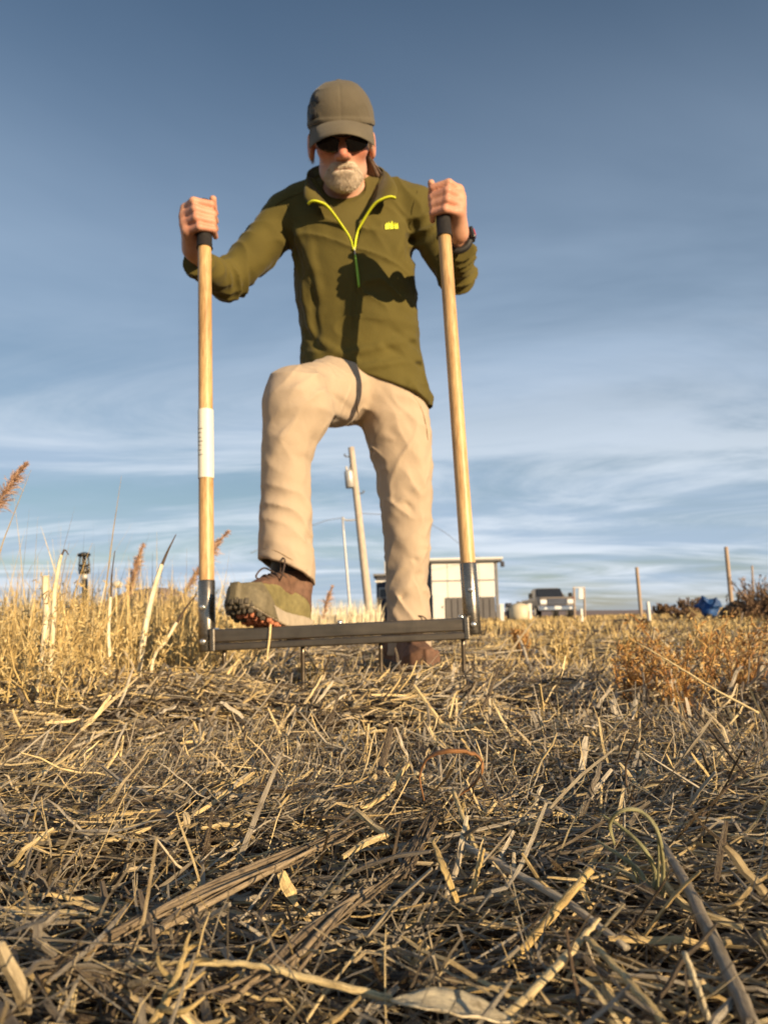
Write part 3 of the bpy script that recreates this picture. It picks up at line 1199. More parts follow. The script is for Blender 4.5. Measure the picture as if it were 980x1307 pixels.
    for k, (poly) in enumerate([[(399, 123), (402, 120), (403, 126), (406, 123), (409, 130), (405, 132), (401, 129), (398, 131)],
                                [(395, 134), (399, 132), (403, 140), (404, 149), (401, 153), (396, 154), (394, 145)]]):
        hits = [onto(bv, x, y, .0012, 1.0)[0] for x, y in poly]
        hits = [h_ for h_ in hits if h_[1] > 1.5]
        if len(hits) < 4:
            continue
        pts = np.array(hits)
        cpt = pts.mean(0)
        V = np.vstack([pts, cpt]); n = len(pts)
        T = np.array([(i, (i + 1) % n, n) for i in range(n)])
        o = obj('dark_patch', mesh_np('dark_patch', V, T), M['black_rubber'], cap)
        md = o.modifiers.new('thick', 'SOLIDIFY'); md.thickness = .0015

    # ---- pullover
    sleeveR = s_union([s_rc(shR, elR, .070, .056), (s_rc(elR, P(247, 333, 1.845), .054, .040), .03)])
    sleeveL = s_union([s_rc(shL, elL, .068, .055), (s_rc(elL, P(586, 318, 1.885), .053, .041), .03)])
    rows = [rowpx(250, 372, 520, 2.10, .085), rowpx(275, 362, 533, 2.10, .112), rowpx(310, 369, 530, 2.10, .128), rowpx(350, 377, 530, 2.110, .132), rowpx(400, 383, 533, 2.125, .130),
            rowpx(440, 384, 538, 2.135, .130), rowpx(475, 383, 543, 2.145, .134), rowpx(512, 382, 547, 2.150, .140), rowpx(560, 382, 549, 2.150, .140)]
    torso = s_loft(rows, 2.3)
    trap = s_union([s_rc(shR + np.array([0, 0, .0]), neckb + np.array([-.03, 0, .0]), .070, .068), (s_rc(shL, neckb + np.array([.03, 0, 0]), .068, .066), .03)])
    hemA, hemB = P(383, 455, 2.03), P(547, 502, 2.03)
    hn = nrm(np.cross(hemB - hemA, np.array([0, 1.0, -.05])))
    if hn[2] > 0:
        hn = -hn

    def T(px, py):                               # point on the front of the torso
        return P(px, py, 1.975 + max(0, (py - 330)) * .00028)
    def pull0(p):
        return smin(smin(torso(p), trap(p), .04), smin(sleeveR(p), sleeveL(p), 0), .018)
    folds = []
    for a, b, w, h in [((378, 455), (470, 448), .016, .010), ((400, 432), (455, 462), .014, .009), ((440, 452), (528, 432), .016, .010), ((455, 470), (535, 458), .014, .011),
                       ((470, 480), (545, 480), .013, .011), ((500, 420), (536, 445), .014, -.008), ((386, 420), (410, 446), .014, -.009), ((420, 478), (500, 492), .012, .008),
                       ((366, 290), (384, 350), .014, -.010), ((376, 285), (400, 345), .016, .008), ((393, 300), (408, 380), .018, .006), ((530, 285), (521, 330), .012, -.010), ((516, 290), (506, 330), .015, .006),
                       ((385, 360), (396, 425), .016, .008), ((398, 370), (404, 432), .014, -.008), ((490, 440), (540, 470), .012, -.007), ((470, 400), (530, 415), .018, .005), ((448, 330), (444, 420), .02, .004)]:
        A_ = trace(pull0, *a); B_ = trace(pull0, *b)
        if A_ is not None and B_ is not None:
            m_2 = trace(pull0, (a[0] + b[0]) / 2, (a[1] + b[1]) / 2)
            folds.append((A_, m_2, w * .8, h * .62)); folds.append((m_2, B_, w * .8, h * .62))

    def arm_folds(A, B, rad, spec, Yf):
        out = []
        for t, sl, w, h in spec:
            c = A * (1 - t) + B * t
            d = nrm(B - A)
            fr = nrm(np.array([0, -1.0, 0]) - d * np.dot([0, -1.0, 0], d))
            sd = np.cross(d, fr)
            out.append((c + fr * rad * .6 + sd * rad * 1.0 + d * sl, c + fr * rad * 1.05 - sd * rad * .5 - d * sl * .6, w, h))
        return out
    fs = [(.12, .03, .010, -.007), (.26, .05, .011, .009), (.36, .05, .009, -.008), (.47, .05, .011, .009), (.58, .045, .009, -.009), (.68, .04, .010, .009), (.78, .03, .009, -.008), (.88, .03, .010, .008)]
    ff = [(.05, .02, .010, .008), (.22, .02, .009, -.008), (.38, .02, .010, .008), (.55, .015, .008, -.007), (.72, .015, .009, .006)]
    LFS = [limb_folds(shR, elR, .062, 5.5, .0072, .85, 1.1, .02, 1.15), limb_folds(shL, elL, .062, 5.5, .0072, .85, 4.2, .02, 1.15), limb_folds(elR, wrR, .05, 5.0, .0058, .6, 2.3, -.15, .95), limb_folds(elL, wrL, .05, 5.0, .0058, .6, .4, -.15, .95)]
    # V opening
    vb = P(452, 318, 1.955)
    FR = ridges(folds)
    V1, V2, V3 = P(425, 266, 1.99), P(470, 266, 1.99), P(452.5, 318, 1.985)

    def vopen(p):                                # wedge prism through the chest front
        e1 = np.cross(V3 - V1, np.array([0, 1.0, .0])); e2 = np.cross(V2 - V3, np.array([0, 1.0, 0]))
        e1 = nrm(e1); e2 = nrm(e2)
        mid = (V1 + V2) / 2
        if (mid - V1) @ e1 > 0:
            e1 = -e1
        if (mid - V2) @ e2 > 0:
            e2 = -e2
        return np.maximum((p - V1) @ e1, (p - V2) @ e2)

    def pull_raw(p):
        d = smin(torso(p), trap(p), .04)
        d = smin(d, sleeveR(p), .018)
        d = smin(d, sleeveL(p), .018)
        return d

    def pullover(p):
        d = pull_raw(p) + .004
        d = d - FR(p) * 1.9 - (LFS[0](p) + LFS[1](p) + LFS[2](p) + LFS[3](p)) - creases(p, 4.0, .008, (5, 4, 17), (4, 9, 3), (6, 3, -3), 4) - creases(p, 11.0, .007, (15, 3, 9), (4, 9, 0), (5, 4, -5), 4) - .005 * (vnoise(p * np.array([16, 16, 11])) - .5) - .003 * (vnoise(p * 38) - .5)
        d = smax(d, (p - hemA) @ hn, .006)
        # cuffs
        d = np.maximum(d, (p - wrR) @ nrm(wrR - elR) + .012)if False else d
        inner = pull_raw(p) + .014
        vo = vopen(p)
        d = smax(d, -np.maximum(np.maximum(vo, -(inner)), p[:, 1] - 2.06), .004)
        # neck hole
        nk = s_rc(neckb - np.array([0, 0, .06]), HL(0, .03, -.05), .064, .066)(p)
        d = smax(d, -np.maximum(nk, 0 * nk - 1), .006)
        return d
    lo = np.array([elR[0] - .14, 1.74, .80]); hi = np.array([elL[0] + .1, 2.29, 1.58])
    # sleeve ends: cut planes
    cR0 = wrR + (elR - wrR) * .10; cL0 = wrL + (elL - wrL) * .16
    nR = nrm(wrR - elR); nL = nrm(wrL - elL)

    def pull_cut(p):
        d = pullover(p)
        for c0, nn in ((cR0, nR), (cL0, nL)):
            near = np.linalg.norm(p - c0, axis=1) < .16
            pl = (p - c0) @ nn
            # hollow cuff
            d = np.where(near & (pl > -.10), np.maximum(d, pl), d)
        return d
    pm_ = sdf_mesh(pull_cut, lo, hi, .0037, 'pullover', 1)
    pull = obj('pullover', pm_, M['olive'], root)
    bv = bvh_of(pm_)

    # t-shirt inside the opening
    def tee(p):
        d = pull_raw(p) + .011
        crew = s_rc(neckb - np.array([0, .02, .05]), HL(0, .0, -.09), .066, .062)(p)
        d = smax(d, -crew, .004)
        band = np.maximum(np.abs(crew) - .008, d - .0015)
        d = np.minimum(d, band)
        return np.maximum(d, np.maximum(vopen(p) - .03, p[:, 1] - 2.12))
    c = P(450, 285, 1.99)
    me = sdf_mesh(tee, c - np.array([.13, .10, .13]), c + np.array([.13, .16, .16]), .004, 'undershirt', 1, True)
    obj('undershirt', me, M['olive_dark'], root)

    # collar (open, folded outwards)
    bot = smooth_path([P(424, 270, 1.952), P(409, 250, 1.985), P(402, 236, 2.05), P(418, 226, 2.14), P(445, 222, 2.16), P(468, 224, 2.13), P(480, 232, 2.05), P(477, 250, 1.985), P(470, 270, 1.952)], 41)
    top = smooth_path([P(393, 262, 1.935), P(389, 246, 1.955), P(395, 220, 2.03), P(416, 209, 2.12), P(444, 206, 2.14), P(468, 208, 2.11), P(493, 221, 2.03), P(506, 238, 1.955), P(505, 254, 1.935)], 41)
    nv = 8
    grid = np.zeros((41, nv, 3))
    cc = neckb
    for i in range(41):
        for j in range(nv):
            t = j / (nv - 1)
            p = bot[i] * (1 - t) + top[i] * t
            o = nrm((p - cc) * np.array([1, 1, 0]))
            p = p + o * .012 * math.sin(t * math.pi) + np.array([0, -.004, .010]) * math.sin(t * math.pi)
            p = p + (vnoise(p * 30) - .5) * .006
            grid[i, j] = p
    Q = np.array([(i * nv + j, (i + 1) * nv + j, (i + 1) * nv + j + 1, i * nv + j + 1) for i in range(40) for j in range(nv - 1)])
    co = obj('collar', mesh_np('collar', grid.reshape(-1, 3), Q), M['olive'], pull)
    md = co.modifiers.new('thick', 'SOLIDIFY'); md.thickness = .005; md.offset = 0
    bvc = bvh_of(co.data)

    # zip: neon tape on both edges, then the closed zip and its pull
    def tape(pxs, w, name, mat, th=.0022, base=bv):
        pts = [onto(base, x, y, .003, 1.96)[0] for x, y in pxs]
        pth = smooth_path(pts, 26)
        V, Q, uv = tube_data(pth, w, 8, flat=.45)
        return obj(name, mesh_np(name, V, Q), mat, pull)
    eL = [grid[0, j] + np.array([0, -.006, 0]) for j in range(nv - 1, -1, -1)]
    eR = [grid[40, j] + np.array([0, -.006, 0]) for j in range(nv - 1, -1, -1)]
    for e, pxs in ((eL, [(436, 288), (446, 305), (451, 319)]), (eR, [(462, 288), (455, 303), (453, 319)])):
        ps = e[::2] + [np.array(onto(bv, x, y, .004, 1.975)[0]) for x, y in pxs]
        # keep the tape on the front of the opening's edge
        ps = [p if i < 4 else np.array([p[0], min(p[1], 1.985), p[2]]) for i, p in enumerate(ps)]
        pth = smooth_path(ps, 30)
        V, Q, uv = tube_data(pth, [.0045, .0050, .0050, .0042, .0036], 8, flat=.6)
        obj('zip_tape', mesh_np('zip_tape', V, Q), M['neon'], pull)
    tape([(452.3, 317), (452.8, 322), (453.5, 328)], .0042, 'zip_slider', M['galv'])
    tape([(453.3, 326), (455, 340), (457, 356), (458.5, 367)], [.0055, .0075, .0085, .0085, .006], 'zip_pull', M['neon_pull'])
    tape([(453.5, 330), (453.5, 360), (451, 395), (450, 420)], .0014, 'zip_seam', M['olive_dark'])

    # chest emblem: small jagged-topped neon block with letter gaps
    em = [(491, 293), (491, 287.5), (493, 284.5), (494.5, 287), (496, 283.5), (498, 286), (500, 282.5), (502, 286.5), (503.5, 284), (505, 286), (507, 284.5), (508, 292)]
    pts = np.array([onto(bv, x, y, .0022)[0] for x, y in em])
    cpt = onto(bv, 499.5, 289, .0022)[0]
    n = len(pts)
    o = obj('emblem', mesh_np('emblem', np.vstack([pts, cpt]), np.array([(i, (i + 1) % n, n) for i in range(n)])), M['neon'], pull)
    for x in (496.6, 502.2):
        a = onto(bv, x, 287.6, .0034)[0]; b = onto(bv, x + .3, 292.4, .0034)[0]
        V, Q, uv = tube_data(smooth_path([a, b], 4), .0008, 6)
        obj('emblem_gap', mesh_np('emblem_gap', V, Q), M['olive_dark'], pull)
    # shoulder and side seams
    for pxs in ([(533, 244), (528, 262), (524, 285), (529, 318)], [(366, 252), (372, 280), (379, 320), (376, 345)], [(398, 243), (372, 252), (352, 262)]):
        tape(pxs, .0013, 'seam', M['olive_dark'])

    # ---- trousers
    st = [rowpx(470, 450, 530, 2.150, .110), rowpx(510, 452, 542, 2.150, .112), rowpx(540, 459, 550, 2.150, .108), rowpx(565, 468, 550.5, 2.15, .102), rowpx(600, 479, 551, 2.155, .095), rowpx(640, 485, 553, 2.155, .090),
          rowpx(690, 489, 550, 2.16, .086), rowpx(740, 492, 546, 2.165, .082), rowpx(790, 493, 549, 2.165, .084), rowpx(838, 490, 551, 2.175, .09)]
    leg1_ = s_loft(st, 2.15)

    def leg1(p):
        return leg1_(p) + .003
    sh = [rowpx(490, 357, 404, 1.77, .056), rowpx(510, 344, 420, 1.77, .078), rowpx(530, 339, 424, 1.775, .080), rowpx(548, 337, 416, 1.78, .080), rowpx(566, 336, 404, 1.78, .078), rowpx(590, 334.5, 395, 1.785, .076), rowpx(640, 333, 396, 1.785, .074),
          rowpx(690, 331, 399, 1.785, .074), rowpx(720, 330, 401, 1.785, .077), rowpx(760, 330, 403, 1.785, .079)]
    leg2 = s_loft(sh, 2.15)
    hipc, kn = P(438, 498, 2.13), P(376, 509, 1.785)
    thigh = s_rc(hipc, kn, .104, .069)
    kneecap = s_ell(P(377, 500, 1.775), (.053, .055, .060))
    pelvis = s_ell(P(466, 482, 2.15), (.142, .118, .115))
    hA, hB = P(331, 709, 1.73), P(392, 741, 1.80)
    hn2 = nrm(np.cross(hB - hA, np.array([.25, 1.0, -.32])))
    if hn2[2] > 0:
        hn2 = -hn2
    hC = P(520, 836, 2.15)

    def leg20(p):
        return smin(smin(smin(leg2(p), thigh(p), .06), kneecap(p), .03), pelvis(p), .04)
    kfold = [limb_folds(P(515, 560, 2.15), P(520, 800, 2.165), .085, 5.2, .0020, 1.1, 2.2, .1, 1.0), limb_folds(P(372, 600, 1.78), P(366, 735, 1.785), .08, 5, .0030, .7, .7, .1, 1.05)]
    tf = []
    for a, b, w, h in [((480, 580), (530, 625), .014, .008), ((481, 600), (525, 650), .013, -.007), ((485, 628), (538, 660), .015, .011), ((486, 648), (530, 690), .013, -.010), ((488, 668), (545, 682), .015, .011),
                       ((490, 690), (530, 715), .012, -.010), ((492, 712), (548, 700), .014, .010), ((492, 730), (520, 755), .011, -.009), ((494, 750), (540, 738), .014, .009), ((494, 778), (515, 760), .011, -.008), ((495, 765), (508, 790), .012, .008),
                       ((460, 540), (500, 560), .013, .007), ((458, 530), (490, 600), .012, -.006), ((505, 520), (540, 600), .018, .004)]:
        A_ = trace(leg1, *a); B_ = trace(leg1, *b)
        if A_ is not None and B_ is not None:
            tf.append((A_, B_, w * .72, h * .95))
    for a, b, w, h in [((398, 590), (360, 640), .016, -.005), ((332, 688), (372, 680), .012, .008), ((335, 702), (395, 690), .012, -.008), ((345, 712), (402, 705), .013, .009),
                       ((380, 725), (404, 700), .011, -.007), ((332, 650), (352, 690), .014, .005), ((395, 640), (380, 700), .018, .006)]:
        A_ = trace(leg20, *a); B_ = trace(leg20, *b)
        if A_ is not None and B_ is not None:
            tf.append((A_, B_, w * .85, h * .5))
    for a, b, w, h in [((455, 512), (420, 470), .014, .008), ((450, 525), (405, 490), .013, -.007), ((448, 535), (410, 520), .014, .008), ((456, 505), (450, 470), .012, -.007), ((440, 470), (400, 466), .016, .004)]:
        A_ = trace(leg20, *a); B_ = trace(leg20, *b)
        if A_ is not None and B_ is not None:
            tf.append((A_, B_, w * .85, h * .5))
    TF = ridges(tf)

    def trousers(p):
        d = leg1(p)
        b = smin(leg2(p), thigh(p), .06)
        b = smin(b, kneecap(p), .03)
        b = smax(b, (p - hA) @ hn2, .003)
        d = smin(d, b, .026)
        d = smin(d, pelvis(p), .05)
        d = d - TF(p) * 1.5 - kfold[0](p) - kfold[1](p) - creases(p, 2.0, .0062, (13, 4, 11), (4, 10, 0), (5, 4, -5), 4) - creases(p, 7.0, .0048, (16, 3, -12), (4, 9, 0), (5, 4, 5), 5) - .004 * (vnoise(p * np.array([14, 14, 10])) - .5) - .003 * (vnoise(p * 40) - .5)
        d = np.maximum(d, hC[2] - p[:, 2])
        d = np.where(p[:, 1] > 1.98, np.maximum(d, -((p - hemA) @ hn) - .022), d)
        # hollow the raised hem
        inn = smin(leg2(p), thigh(p), .06) + .011
        pl = (p - hA) @ hn2
        d = np.maximum(d, -np.maximum(inn, -(pl + .07)))
        return d
    lo = np.array([-.42, 1.66, hC[2] - .01]); hi = np.array([.22, 2.30, P(470, 440, 2.1)[2]])
    tm = sdf_mesh(trousers, lo, hi, .0036, 'trousers', 1)
    tr = obj('trousers', tm, M['khaki'], root)

    # seams and pocket edges
    bvt = bvh_of(tm)
    for nm, pxs in (('fly_seam', [(456, 497), (455, 512), (457, 527), (459, 537)]), ('pocket_seam', [(528, 506), (538, 522), (544, 545), (546, 562)]), 
                    ('hem_stitch', [(336, 700), (352, 703), (372, 714), (392, 728)])):
        ps = [onto(bvt, x, y, .0002, .5)[0] for x, y in pxs]
        ps = [q_ for q_ in ps if q_[1] > 1.5]
        if len(ps) > 2:
            V, Q, uv = tube_data(smooth_path(ps, 26), .0011, 6)
            obj(nm, mesh_np(nm, V, Q), M['khaki_seam'], tr)

    # ---- watch
    wc = wrL + (elL - wrL) * -.02
    dA = nrm(wrL - elL)
    oA = nrm(np.array([1.0, -.35, .25]) - dA * np.dot([1.0, -.35, .25], dA)); bA = np.cross(dA, oA)
    ring = np.array([wc + (oA * math.cos(a) + bA * math.sin(a)) * .034 for a in np.linspace(0, 2 * math.pi, 33)])
    V, Q, uv = tube_data(ring, .0105, 10, flat=.9)
    V = wc + (V - wc) * 1.0
    wo_ = obj('watch', mesh_np('watch', V, Q), M['black_rubber'], root)
    rot = Matrix((tuple(float(x) for x in dA), tuple(float(x) for x in bA), tuple(float(x) for x in oA))).transposed()
    box('watch_case', (.036, .034, .013), wc + oA * .041, M['black_plastic'], wo_, .005, rot)
    box('watch_face', (.020, .020, .003), wc + oA * .0485, M['red_lamp'], wo_, .001, rot)

    # ---- shoes
    def shoe(name, origin, heading, pitch, roll_, colors, lab=None, detail=True, S=1.0):
        ya = np.array([math.sin(heading) * math.cos(pitch), -math.cos(heading) * math.cos(pitch), math.sin(pitch)])   # toe direction
        xa = nrm(np.cross(ya, [0, 0, 1.0])); za = np.cross(xa, ya)
        xa, za = xa * math.cos(roll_) + za * math.sin(roll_), za * math.cos(roll_) - xa * math.sin(roll_)
        A = np.stack([xa, ya, za], 1) * S

        def SL(x, y, z):
            return origin + A @ np.array([x, y, z])

        def loc(p):
            return (p - origin) @ A / (S * S)
        # outline half width along y (heel -.14 .. toe .16)
        yk = [-.150, -.140, -.12, -.08, -.03, .02, .07, .11, .14, .155, .162]
        wk = [.004, .022, .033, .036, .034, .037, .047, .048, .037, .020, .004]
        hk = [.07, .082, .088, .090, .092, .090, .075, .060, .052, .045, .03]

        def upper(p):
            q = loc(p)
            w = np.interp(q[:, 1], yk, wk); hh = np.interp(q[:, 1], yk, hk)
            zz = np.clip((q[:, 2]) / hh, 0, 1)
            ww = w * np.sqrt(np.maximum(0.02, 1 - .80 * zz ** 2.2))
            d = np.maximum((np.abs(q[:, 0]) - ww) * .85, np.maximum((q[:, 2] - hh) * .8, -.004 - q[:, 2]))
            d = np.maximum(d, np.maximum(-.15 - q[:, 1], q[:, 1] - .162))
            col = s_rc((0, -.078, .06), (0, -.086, .116), .043, .043)(q)
            tong = s_rc((0, .05, .068), (0, -.048, .120), .023, .023)(q)
            d = smin(smin(d, col, .02), tong, .02)
            d = smax(d, -s_rc((0, -.088, .104), (0, -.095, .2), .032, .04)(q), .006)
            return d - .0012
        c = SL(0, 0, .06)
        um = sdf_mesh(upper, c - .22, c + .22, .0040, 'shoe', 2)
        sh_ = obj(name, um, M[colors[0]], root)
        if lab:
            sh_['label'] = lab

        def shell(name_, test, mat, off=.0022):
            me = sdf_mesh(lambda p: np.maximum(upper(p) - off, test(loc(p))), c - .22, c + .22, .0040, name_, 1)
            obj(name_, me, M[mat], sh_)
        shell('toe_cap', lambda q: np.maximum(.088 - q[:, 1] + .25 * np.abs(q[:, 0]) * 0 - .9 * np.clip(.05 - q[:, 2], 0, .05), -q[:, 2]), colors[1], .0026)
        shell('ankle_collar', lambda q: np.maximum(.092 + .25 * q[:, 1] * 0 - q[:, 2] + .35 * np.clip(q[:, 1], -.2, .0), -1 + 0 * q[:, 2]), colors[2], .002)
        shell('eyelet_panel', lambda q: np.maximum(np.abs(q[:, 0]) - .030, np.maximum(.068 - q[:, 2], -.07 - q[:, 1])), colors[2], .0032)
        # sole
        def sole(p):
            q = loc(p)
            spring = .020 * np.clip((q[:, 1] - .07) / .09, 0, 1) ** 2
            w = np.interp(q[:, 1], yk, wk) + .007
            z = q[:, 2] - spring
            return np.maximum(np.maximum((np.abs(q[:, 0]) - w) * .85, np.maximum(-.156 - q[:, 1], q[:, 1] - .167)), np.maximum(z - .012 - .010 * np.clip(-q[:, 1] / .1, 0, 1), -.020 - z)) - .0015
        obj('midsole', sdf_mesh(sole, c - .22, c + .22, .0040, 'midsole', 1), M[colors[3]], sh_)

        def rand_(p):                         # dark toe rand
            q = loc(p)
            spring = .020 * np.clip((q[:, 1] - .07) / .09, 0, 1) ** 2
            w = np.interp(q[:, 1], yk, wk) + .0095
            z = q[:, 2] - spring
            return np.maximum(np.maximum((np.abs(q[:, 0]) - w) * .85, q[:, 1] - .170), np.maximum(np.maximum(z - .030, -.019 - z), .062 - q[:, 1] + z * 1.2)) - .001
        obj('toe_rand', sdf_mesh(rand_, c - .22, c + .22, .0040, 'toe_rand', 1), M[colors[1]], sh_)
        # lugs under the sole and round the toe
        for iy, y in enumerate(np.arange(-.135, .165, .0205)):
            w = np.interp(y, yk, wk) + .003
            nx = max(1, int(round(2 * w / .019)))
            for ix in range(nx):
                x = (ix + .5) / nx * 2 * w - w + (.004 if iy % 2 else -.002)
                spr = .020 * max(0.0, min(1.0, (y - .07) / .09)) ** 2
                mt = M['sole_orange'] if (abs(x) < w * .45 or y < .075) and y < .125 else M['sole_dark']
                me = box_me('lug', (.0135, .0145, .014), .003, 1)
                me.transform(Matrix(((A[0, 0], A[0, 1], A[0, 2], 0), (A[1, 0], A[1, 1], A[1, 2], 0), (A[2, 0], A[2, 1], A[2, 2], 0), (0, 0, 0, 1))) @ Matrix.Translation((x, y, -.024 + spr)) @ Matrix.Rotation(.5 * (-1) ** ix, 4, 'Z'))
                me.transform(Matrix.Translation(Vector(origin)))
                obj('lug', me, mt, sh_)
        nt = 13
        for i in range(nt):
            a = R(-78 + 156 * i / (nt - 1))
            x = .051 * math.sin(a); y = .098 + .070 * math.cos(a)
            me = box_me('lug', (.011, .008, .015), .002, 1)
            me.transform(Matrix(((A[0, 0], A[0, 1], A[0, 2], 0), (A[1, 0], A[1, 1], A[1, 2], 0), (A[2, 0], A[2, 1], A[2, 2], 0), (0, 0, 0, 1))) @ Matrix.Translation((x, y, .000 + (.004 if i % 2 else 0))) @ Matrix.Rotation(-a, 4, 'Z'))
            me.transform(Matrix.Translation(Vector(origin)))
            obj('lug', me, M['sole_dark'], sh_)
        # laces
        for k in range(5):
            t = k / 4
            y = .058 - .078 * t; z = .091 + .034 * t
            V, Q, uv = tube_data(smooth_path([SL(-.027, y, z - .010), SL(-.01, y + .006, z + .006), SL(.012, y - .006, z + .006), SL(.027, y - .01, z - .010)], 12), .0027, 6)
            obj('lace', mesh_np('lace', V, Q), M['lace'], sh_)
        for sx, pts in ((-1, [(-.006, .0, .122), (-.03, .03, .150), (-.052, .045, .138), (-.045, .04, .105), (-.03, .03, .09)]), (1, [(.006, .0, .122), (.035, .02, .135), (.050, .03, .110), (.033, .02, .10)])):
            V, Q, uv = tube_data(smooth_path([SL(*q) for q in pts], 26), .0021, 6)
            obj('lace', mesh_np('lace', V, Q), M['lace'], sh_)
        if detail:
            for yy, zz, mt, sz in ((-.045, .088, 'orange', (.004, .017, .015)),):
                me = box_me('tab', sz, .001, 1)
                me.transform(Matrix(((A[0, 0], A[0, 1], A[0, 2], 0), (A[1, 0], A[1, 1], A[1, 2], 0), (A[2, 0], A[2, 1], A[2, 2], 0), (0, 0, 0, 1))) @ Matrix.Translation((-.040 * SIDE, yy, zz)))
                me.transform(Matrix.Translation(Vector(origin)))
                obj('tab', me, M[mt], sh_)
            # moulded overlay bars on the camera-facing side
            bvu = bvh_of(um)
            for k, (ya0, za0, ya1, za1) in enumerate([(.04, .03, -.01, .07), (.015, .028, -.035, .066), (-.01, .027, -.06, .062), (-.09, .035, -.02, .034)]):
                ps = []
                for t in np.linspace(0, 1, 6):
                    yv = ya0 + (ya1 - ya0) * t; zv = za0 + (za1 - za0) * t
                    o_ = SL(-.1 * SIDE, yv, zv)
                    loc_, nor, _, _ = bvu.ray_cast(Vector(o_), Vector(A @ np.array([1.0 * SIDE, 0, 0])))
                    if loc_ is not None:
                        ps.append(np.array(loc_))
                if len(ps) > 2:
                    V, Q, uv = tube_data(smooth_path(ps, 8), .003, 6)
                    obj('overlay_bar', mesh_np('overlay_bar', V, Q), M['shoe_taupe'], sh_)
        return SL
    SIDE = -1
    shoe('shoe', P(349, 789, 1.72), R(-29), R(14), R(-3), ('shoe_olive', 'shoe_taupe', 'shoe_brown', 'midsole'), 'olive and brown hiking shoe on the fork bar, toe lifted', True, .88)
    SIDE = 1
    shoe('shoe', np.array([P(519, 850, 2.12)[0], 2.10, .045]), R(22), R(2), 0, ('shoe_brown', 'shoe_brown', 'shoe_brown', 'sole_dark'), 'brown hiking shoe standing in the straw', False, .9)
    # socks
    for nm, a, b, r in (('sock', P(364, 738, 1.80), P(366, 690, 1.785), .036), ('sock', np.array([P(519, 850, 2.15)[0], 2.2, .10]), np.array([P(519, 850, 2.15)[0], 2.18, .26]), .04)):
        V, Q, uv = tube_data(smooth_path([a, b], 6), r, 14)
        obj('sock', mesh_np('sock', V, Q), M['black_rubber'], root)
    return root


person = build_person()


